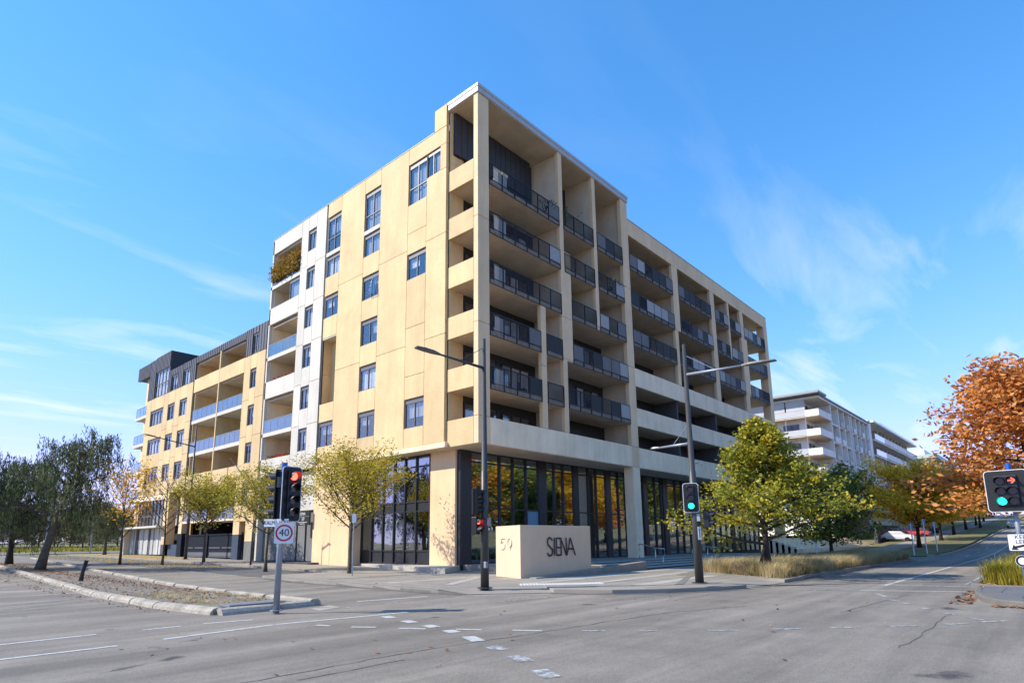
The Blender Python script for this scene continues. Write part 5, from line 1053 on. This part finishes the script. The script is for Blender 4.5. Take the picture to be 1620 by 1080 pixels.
ORNG = leafmat('orange_brown_leaf', [(.32, .11, .025), (.56, .20, .045), (.68, .29, .07), (.72, .42, .16)], .35)
WILL = leafmat('dark_drooping_leaf', [(.045, .062, .025), (.085, .11, .042), (.15, .18, .07), (.24, .25, .11)], .25)
OLIV = leafmat('grey_olive_leaf', [(.06, .06, .03), (.11, .11, .05), (.19, .17, .08), (.26, .2, .08)], .3)

q = gpt(553, 907, .12); t1 = make_tree('street_tree', 'olive-yellow vase-shaped tree in front of the tan corner wall', 'tree', None, 11, 4.9, 2.75, 2.0, .1, GINK, 11500, .085, 'vase', nb=28, low=1.6, ratio=.4); put(t1, *q, 0, 1, dz=.11)
t2 = make_tree('street_tree', 'small olive-yellow tree behind the red signal pole', 'tree', 'young trees along the side street', 12, 4.5, 2.3, 1.8, .085, GINK, 7500, .09, 'vase', nb=26, low=1.6, ratio=.4, tone_c=.4); q = gpt(420, 898.5, .3); put(t2, *q, 0, 1)
q = gpt(322, 888.5, .42); again(t2, *q, 2.1, 1.12, 'olive-green tree in front of the black gates of the wing')
BARE = leafmat('sparse_rust_leaf', [(.15, .06, .02), (.3, .14, .04), (.4, .22, .06)], .3)
t4 = make_tree('street_tree', 'nearly bare young tree before the wing shutters', 'tree', 'young trees along the side street', 14, 6.0, 2.3, 1.8, .07, BARE, 160, .07, 'vase', nb=20); q = gpt(257, 886, .6); put(t4, *q)
t5 = make_tree('street_tree', 'young orange-leaved tree at the far end of the wing', 'tree', 'young trees along the side street', 15, 6.2, 2.6, 1.6, .08, YELL, 1500, .12, 'vase', nb=22, tone_c=.9); q = gpt(190, 884, .7); put(t5, *q)
w1 = make_tree('weeping_tree', 'dark drooping tree leaning over the median left of the stump post', 'tree', None, 21, 8.2, 3.2, 2.0, .22, WILL, 18000, .12, 'weep', barkm=BARK, lean=(2.0, -.8), nb=30, low=1.0, tone_c=.4); q = gpt(62, 907, .1); put(w1, *q)
w2 = make_tree('weeping_tree', 'very dark drooping tree at the left edge of the photograph', 'tree', None, 22, 7.4, 3.5, 1.5, .2, WILL, 17000, .13, 'weep', barkm=DBARK, nb=30, low=.6, tone_c=.2); q = gpt(13, 897, .25); put(w2, *q)
r = at_dir(165, 880, 78); w3 = again(w1, r[0], r[1], 2.0, .7, 'thinner drooping tree behind the leaning one beside the wing', .1)
r = at_dir(-20, 880, 48); again(w2, r[0] - 1.5, r[1], 1.0, 1.0, 'drooping tree cut off by the left edge of the frame', .1)
# the big tree on the verge
q = gpt(1217, 908, .15); m1 = make_tree('verge_tree', 'broad green and yellow tree rising from the grassy verge', 'tree', None, 31, 7.1, 3.3, 1.0, .14, MAPL, 19000, .078, 'cone', barkm=DBARK, nb=44, low=1.0, ratio=.8, tone_c=.62, clump=.26); put(m1, *q, 0, 1, dz=.12)
MB().tube([(-.55, .25, 0), (-.1, .05, 1.2)], [.07, .06], 7).build('leaning_stem', DBARK, None).parent = m1
q = gpt(1317, 884, .2); m2 = make_tree('verge_tree', 'round dark green tree next along the verge', 'tree', None, 32, 5.6, 2.7, 1.1, .13, GREEN, 15000, .1, 'round', barkm=DBARK, nb=40, low=.9, ratio=.8, tone_c=.42, clump=.22); put(m2, *q)
y1 = make_tree('avenue_tree', 'golden yellow tree at the corner of the side lane', 'tree', None, 33, 8.0, 5.0, 1.8, .22, YELL, 20000, .15, 'round', barkm=DBARK, nb=42, low=1.5, ratio=.75, tone_c=.78, clump=.2); r = at_dir(1455, 868, 82); put(y1, r[0], r[1])
for i, (px, dist, s) in enumerate(((1490, 100, .95), (1512, 118, .95), (1532, 140, 1.0), (1549, 165, 1.0), (1562, 195, 1.05))):
    r = at_dir(px, 860, dist); again(y1, r[0], r[1], 1.3 * i + .7, s, ['golden tree just beyond the nearest golden one', 'golden tree third in the row from the side lane', 'golden tree fourth in the row from the side lane', 'golden tree fifth in the row from the side lane', 'farthest golden tree in the row up the street'][i])['group'] = 'golden trees along the street'
y1['group'] = 'golden trees along the street'
# orange oak on the median
o1 = make_tree('oak_tree', 'large orange-brown oak spreading over the street behind the right signal', 'tree', None, 41, 11.4, 5.2, 2.9, .3, ORNG, 14500, .165, 'tier', nb=32, low=3.0, ratio=.55, tone_c=.5, clump=.2); put(o1, 42.5, .9, 0, 1, dz=.1)
for i, (x, y, s, t) in enumerate(((150, 12.2, .75, 'orange tree among the golden ones up the left side of the street'), (190, 3, 1.0, 'orange tree closing the far end of the street'), (230, 6, 1.0, 'last orange tree at the top of the rise'))): again(o1, x, y, 1.7 * i + 1, s, t)
# trees across the street, seen in the lobby glass
REFL = [(36, -12, 'm', 2.0, 'first green'), (46, -15, 'o', 1.0, 'first orange'), (55, -12, 'm', 2.1, 'second green'), (63, -16, 'y', 1.5, 'first golden'), (71, -13, 'm', 2.1, 'sixth green'), (78, -17, 'm', 2.3, 'third green'), (86, -13, 'y', 1.5, 'second golden'), (95, -15, 'o', 1.05, 'third orange'), (103, -18, 'm', 2.3, 'fourth green'), (112, -14, 'm', 2.3, 'seventh green'), (122, -16, 'o', 1.1, 'fourth orange'), (134, -17, 'y', 1.6, 'fourth golden'), (147, -16, 'm', 2.4, 'fifth green')]
for i, (x, y, src, s, t) in enumerate(REFL): again({'m': m2, 'o': o1, 'y': y1}[src], x, y, i * 1.1, s, '%s tree of the row across the street mirrored in the lobby glass' % t)['group'] = 'trees across the street'
# park behind the side street
bk = [make_tree('park_tree', 'grey-olive bushy tree in the park beyond the left street', 'tree', 'trees in the park beyond the side street', 51, 6.5, 4.2, .8, .16, OLIV, 9000, .16, 'round', nb=30, low=.3, tone_c=.5, clump=.25)]
r = at_dir(110, 870, 140); put(bk[0], r[0], r[1])
for i, (px, dist, s) in enumerate(((20, 150, 1.1), (60, 165, .9), (85, 180, 1.2), (140, 150, .9), (165, 130, .8), (185, 165, 1.15), (205, 150, .9), (-15, 135, 1.1), (130, 190, 1.2))):
    r = at_dir(px, 870, dist); again(bk[0], r[0], r[1], i * 1.9, s, 'park bush %s beyond the left street' % ['second from the left edge', 'third from the left edge', 'seen under the leaning tree', 'right of the first drooping tree', 'beside the pale path', 'behind the orange tree', 'nearest the wing', 'cut by the left edge', 'rising behind the others'][i])
fence = empty('park_fence', (20, 118, 1), 'dark post and rail fence along the park edge at far left', 'fence')
for i in range(26): x = 4 + i * 2; MB().box(x - .05, x + .05, 118, 118.1, .9, 2.2).build('post', BARK, fence)
MB().box(3, 55, 118.02, 118.08, 2.0, 2.1).build('rail', BARK, fence); MB().box(3, 55, 118.02, 118.08, 1.5, 1.58).build('rail', BARK, fence)
for px, h in ((70, 4.5), (142, 7)):
    r = at_dir(px, 875, 95); e = empty('path_lamp', (r[0], r[1], .8), 'slim grey path lamp post %s' % ('under the drooping tree' if px < 100 else 'beside the pale path at left'), 'lamp'); MB().tube([(r[0], r[1], .7), (r[0], r[1], .8 + h)], .08, 7).build('post', GALV, e)

# ================================================================== grasses, leaves
def blades(name, pts, hmin, hmax, nper, mat, spread=.22, arch=.5, w=.007, seed=1, parent=None, droop=(0.0, 0.0)):
    g = np.random.default_rng(seed); n = len(pts) * nper; base = np.repeat(np.array(pts), nper, 0); off = g.normal(0, spread * .35, (n, 2)); base = base.copy(); base[:, :2] += off
    az = np.arctan2(off[:, 1], off[:, 0]) + g.normal(0, .6, n); hh = g.uniform(hmin, hmax, n) * np.repeat(g.uniform(.75, 1.2, len(pts)), nper); out = np.stack([np.cos(az), np.sin(az)], 1) * (hh * arch * g.uniform(.3, 1.2, n))[:, None] + np.array(droop)
    p0 = base; p1 = base.copy(); p1[:, :2] += out * .35; p1[:, 2] += hh * .65; p2 = base.copy(); p2[:, :2] += out; p2[:, 2] += hh * (1 - .25 * arch * g.uniform(0, 1.2, n))
    sd = np.stack([-np.sin(az), np.cos(az), np.zeros(n)], 1) * w
    V = np.stack([p0 - sd, p0 + sd, p1 + sd * .8, p1 - sd * .8, p2 + sd * .15, p2 - sd * .15], 1).reshape(-1, 3).astype(np.float32); i0 = np.arange(n)[:, None] * 6; F = np.concatenate([i0 + np.array([[0, 1, 2, 3]]), i0 + np.array([[3, 2, 4, 5]])], 1).reshape(-1, 4)
    me = D.meshes.new(name); me.vertices.add(len(V)); me.vertices.foreach_set('co', V.ravel()); me.loops.add(F.size); me.loops.foreach_set('vertex_index', F.ravel().astype(np.int32)); me.polygons.add(len(F)); me.polygons.foreach_set('loop_start', np.arange(0, F.size, 4, dtype=np.int32)); me.polygons.foreach_set('loop_total', np.full(len(F), 4, np.int32)); me.update()
    tone = np.repeat(np.clip(np.repeat(g.normal(.5, .28, len(pts)), nper) + g.normal(0, .15, n), 0, 1), 2); at = me.attributes.new('tone', 'FLOAT', 'FACE'); at.data.foreach_set('value', tone.astype(np.float32)); me.materials.append(mat)
    o = D.objects.new(name, me); COL.objects.link(o)
    if parent: o.parent = parent
    return o
STRAW = leafmat('straw_grass', [(.2, .2, .07), (.46, .36, .17), (.6, .47, .25), (.68, .55, .32)], .4)
verge = sheet('verge_bed', [(24.6, 8.2), (49, 8.2), (50.5, 9), (51, 13.4), (28.4, 13.4)], MULCH, .122)
pts = []
for i in range(1700):
    x = rng.uniform(24.7, 50.3); y = rng.uniform(8.3, 13.0)
    if y > 8.3 + (x - 24.4) * 1.25: continue
    if y > 11.6 and x > 40 and rng.random() < .7: continue
    pts.append((x, y, .12))
tag(blades('verge_grass', pts, .35, .68, 60, STRAW, .3, .75, .0065, 3, None, (.05, -.03)), 'straw-coloured tufted grass filling the verge bed beside the kerb', 'grass', kind='stuff')
TUSS = leafmat('yellow_green_grass', [(.12, .13, .02), (.24, .22, .03), (.40, .33, .04), (.55, .45, .06)], .35)
for i, (x, y, s, t) in enumerate(((25.2, 1.5, 1.0, 'yellow-green grass tussock at the front of the right median bed'), (26.6, .9, 1.1, 'yellow-topped grass tussock behind the first on the right median'))):
    e = empty('grass_tussock', (x, y, .12), t, 'grass', 'tussocks on the right median'); pp = [(rng.normal(0, .25), rng.normal(0, .32), 0) for _ in range(16)]; blades('blades', pp, .45 * s, .8 * s, 110, TUSS, .3, .55, .008, 9 + i, e)
pts = [(rng.uniform(28, 50), rng.uniform(-2, 2.1), .12) for _ in range(260)]; tag(blades('median_grass', pts, .4, .8, 50, TUSS, .3, .7, .008, 15), 'yellow-green grass running along the planted median', 'grass', kind='stuff')
def scatter_leaves(name, boxes, n, size, label, mat, z=.012):
    g = np.random.default_rng(len(boxes) + n); C = []
    for x0, x1, y0, y1, w, zz in boxes:
        k = int(n * w); C.append(np.stack([g.uniform(x0, x1, k), g.uniform(y0, y1, k), np.full(k, zz)], 1))
    C = np.concatenate(C); C[:, 2] += np.array([hg(a, b) for a, b in C[:, :2]]) + g.uniform(.004, .02, len(C)); m = len(C); A = unit(g.normal(0, 1, (m, 3)) * np.array([1, 1, .25])) * size * g.uniform(.6, 1.2, (m, 1)); Bv = unit(np.cross(A, np.array([0, 0, 1.]) + g.normal(0, .25, (m, 3)))) * size * .6
    return tag(leaf_obj(name, C, A, Bv, g.uniform(0, 1, m), mat, None), label, 'leaves', kind='stuff')
DEAD = leafmat('dead_leaf', [(.09, .035, .015), (.20, .08, .03), (.32, .14, .05), (.36, .22, .1)], .1)
scatter_leaves('leaf_litter', [(6.7, 9.0, 17, 60, .45, .075), (8.3, 9.2, 19, 60, .3, .08), (6.2, 6.7, 15, 40, .06, .075), (5.6, 6.05, 16, 40, .04, .0)], 5200, .05, 'brown fallen leaves heaped along the left median', DEAD)
scatter_leaves('leaf_litter', [(24.3, 27, -.5, 2.3, .5, .125), (18.1, 18.7, .7, 1.5, .05, .0), (18.5, 23, 1.9, 2.4, .1, .0), (23.3, 24.2, .5, 2.2, .2, .06)], 1400, .07, 'orange fallen leaves gathered about the right island', DEAD)
scatter_leaves('leaf_litter', [(2, 24, 3, 14, .55, .003), (14, 22, 14, 24, .3, .12), (24, 60, 3, 7.8, .15, .003)], 110, .055, 'a few stray fallen leaves on the asphalt and pavement', DEAD)
scatter_leaves('leaf_litter', [(18.6, 22, 55, 80, .6, .13), (14.4, 18, 40, 80, .4, .02)], 3500, .06, 'yellow leaf litter along the footpath before the wing', YELL)
pts = [(rng.uniform(6.8, 9.0), rng.uniform(16.5, 22), .08) for _ in range(90)]; tag(blades('weed_grass', pts, .03, .1, 30, STRAW, .25, .9, .004, 33), 'thin weedy grass growing on the median near the grey plate', 'grass', kind='stuff')
g2 = [(rng.uniform(0, 60), rng.uniform(108, 150), 0) for _ in range(900)]; g2 = [(x, y, hg(x, y) - .05) for x, y, z in g2]; tag(blades('park_grass', g2, .3, .8, 16, TUSS, .6, .6, .03, 44), 'dry yellow grass covering the park slope at far left', 'grass', kind='stuff')
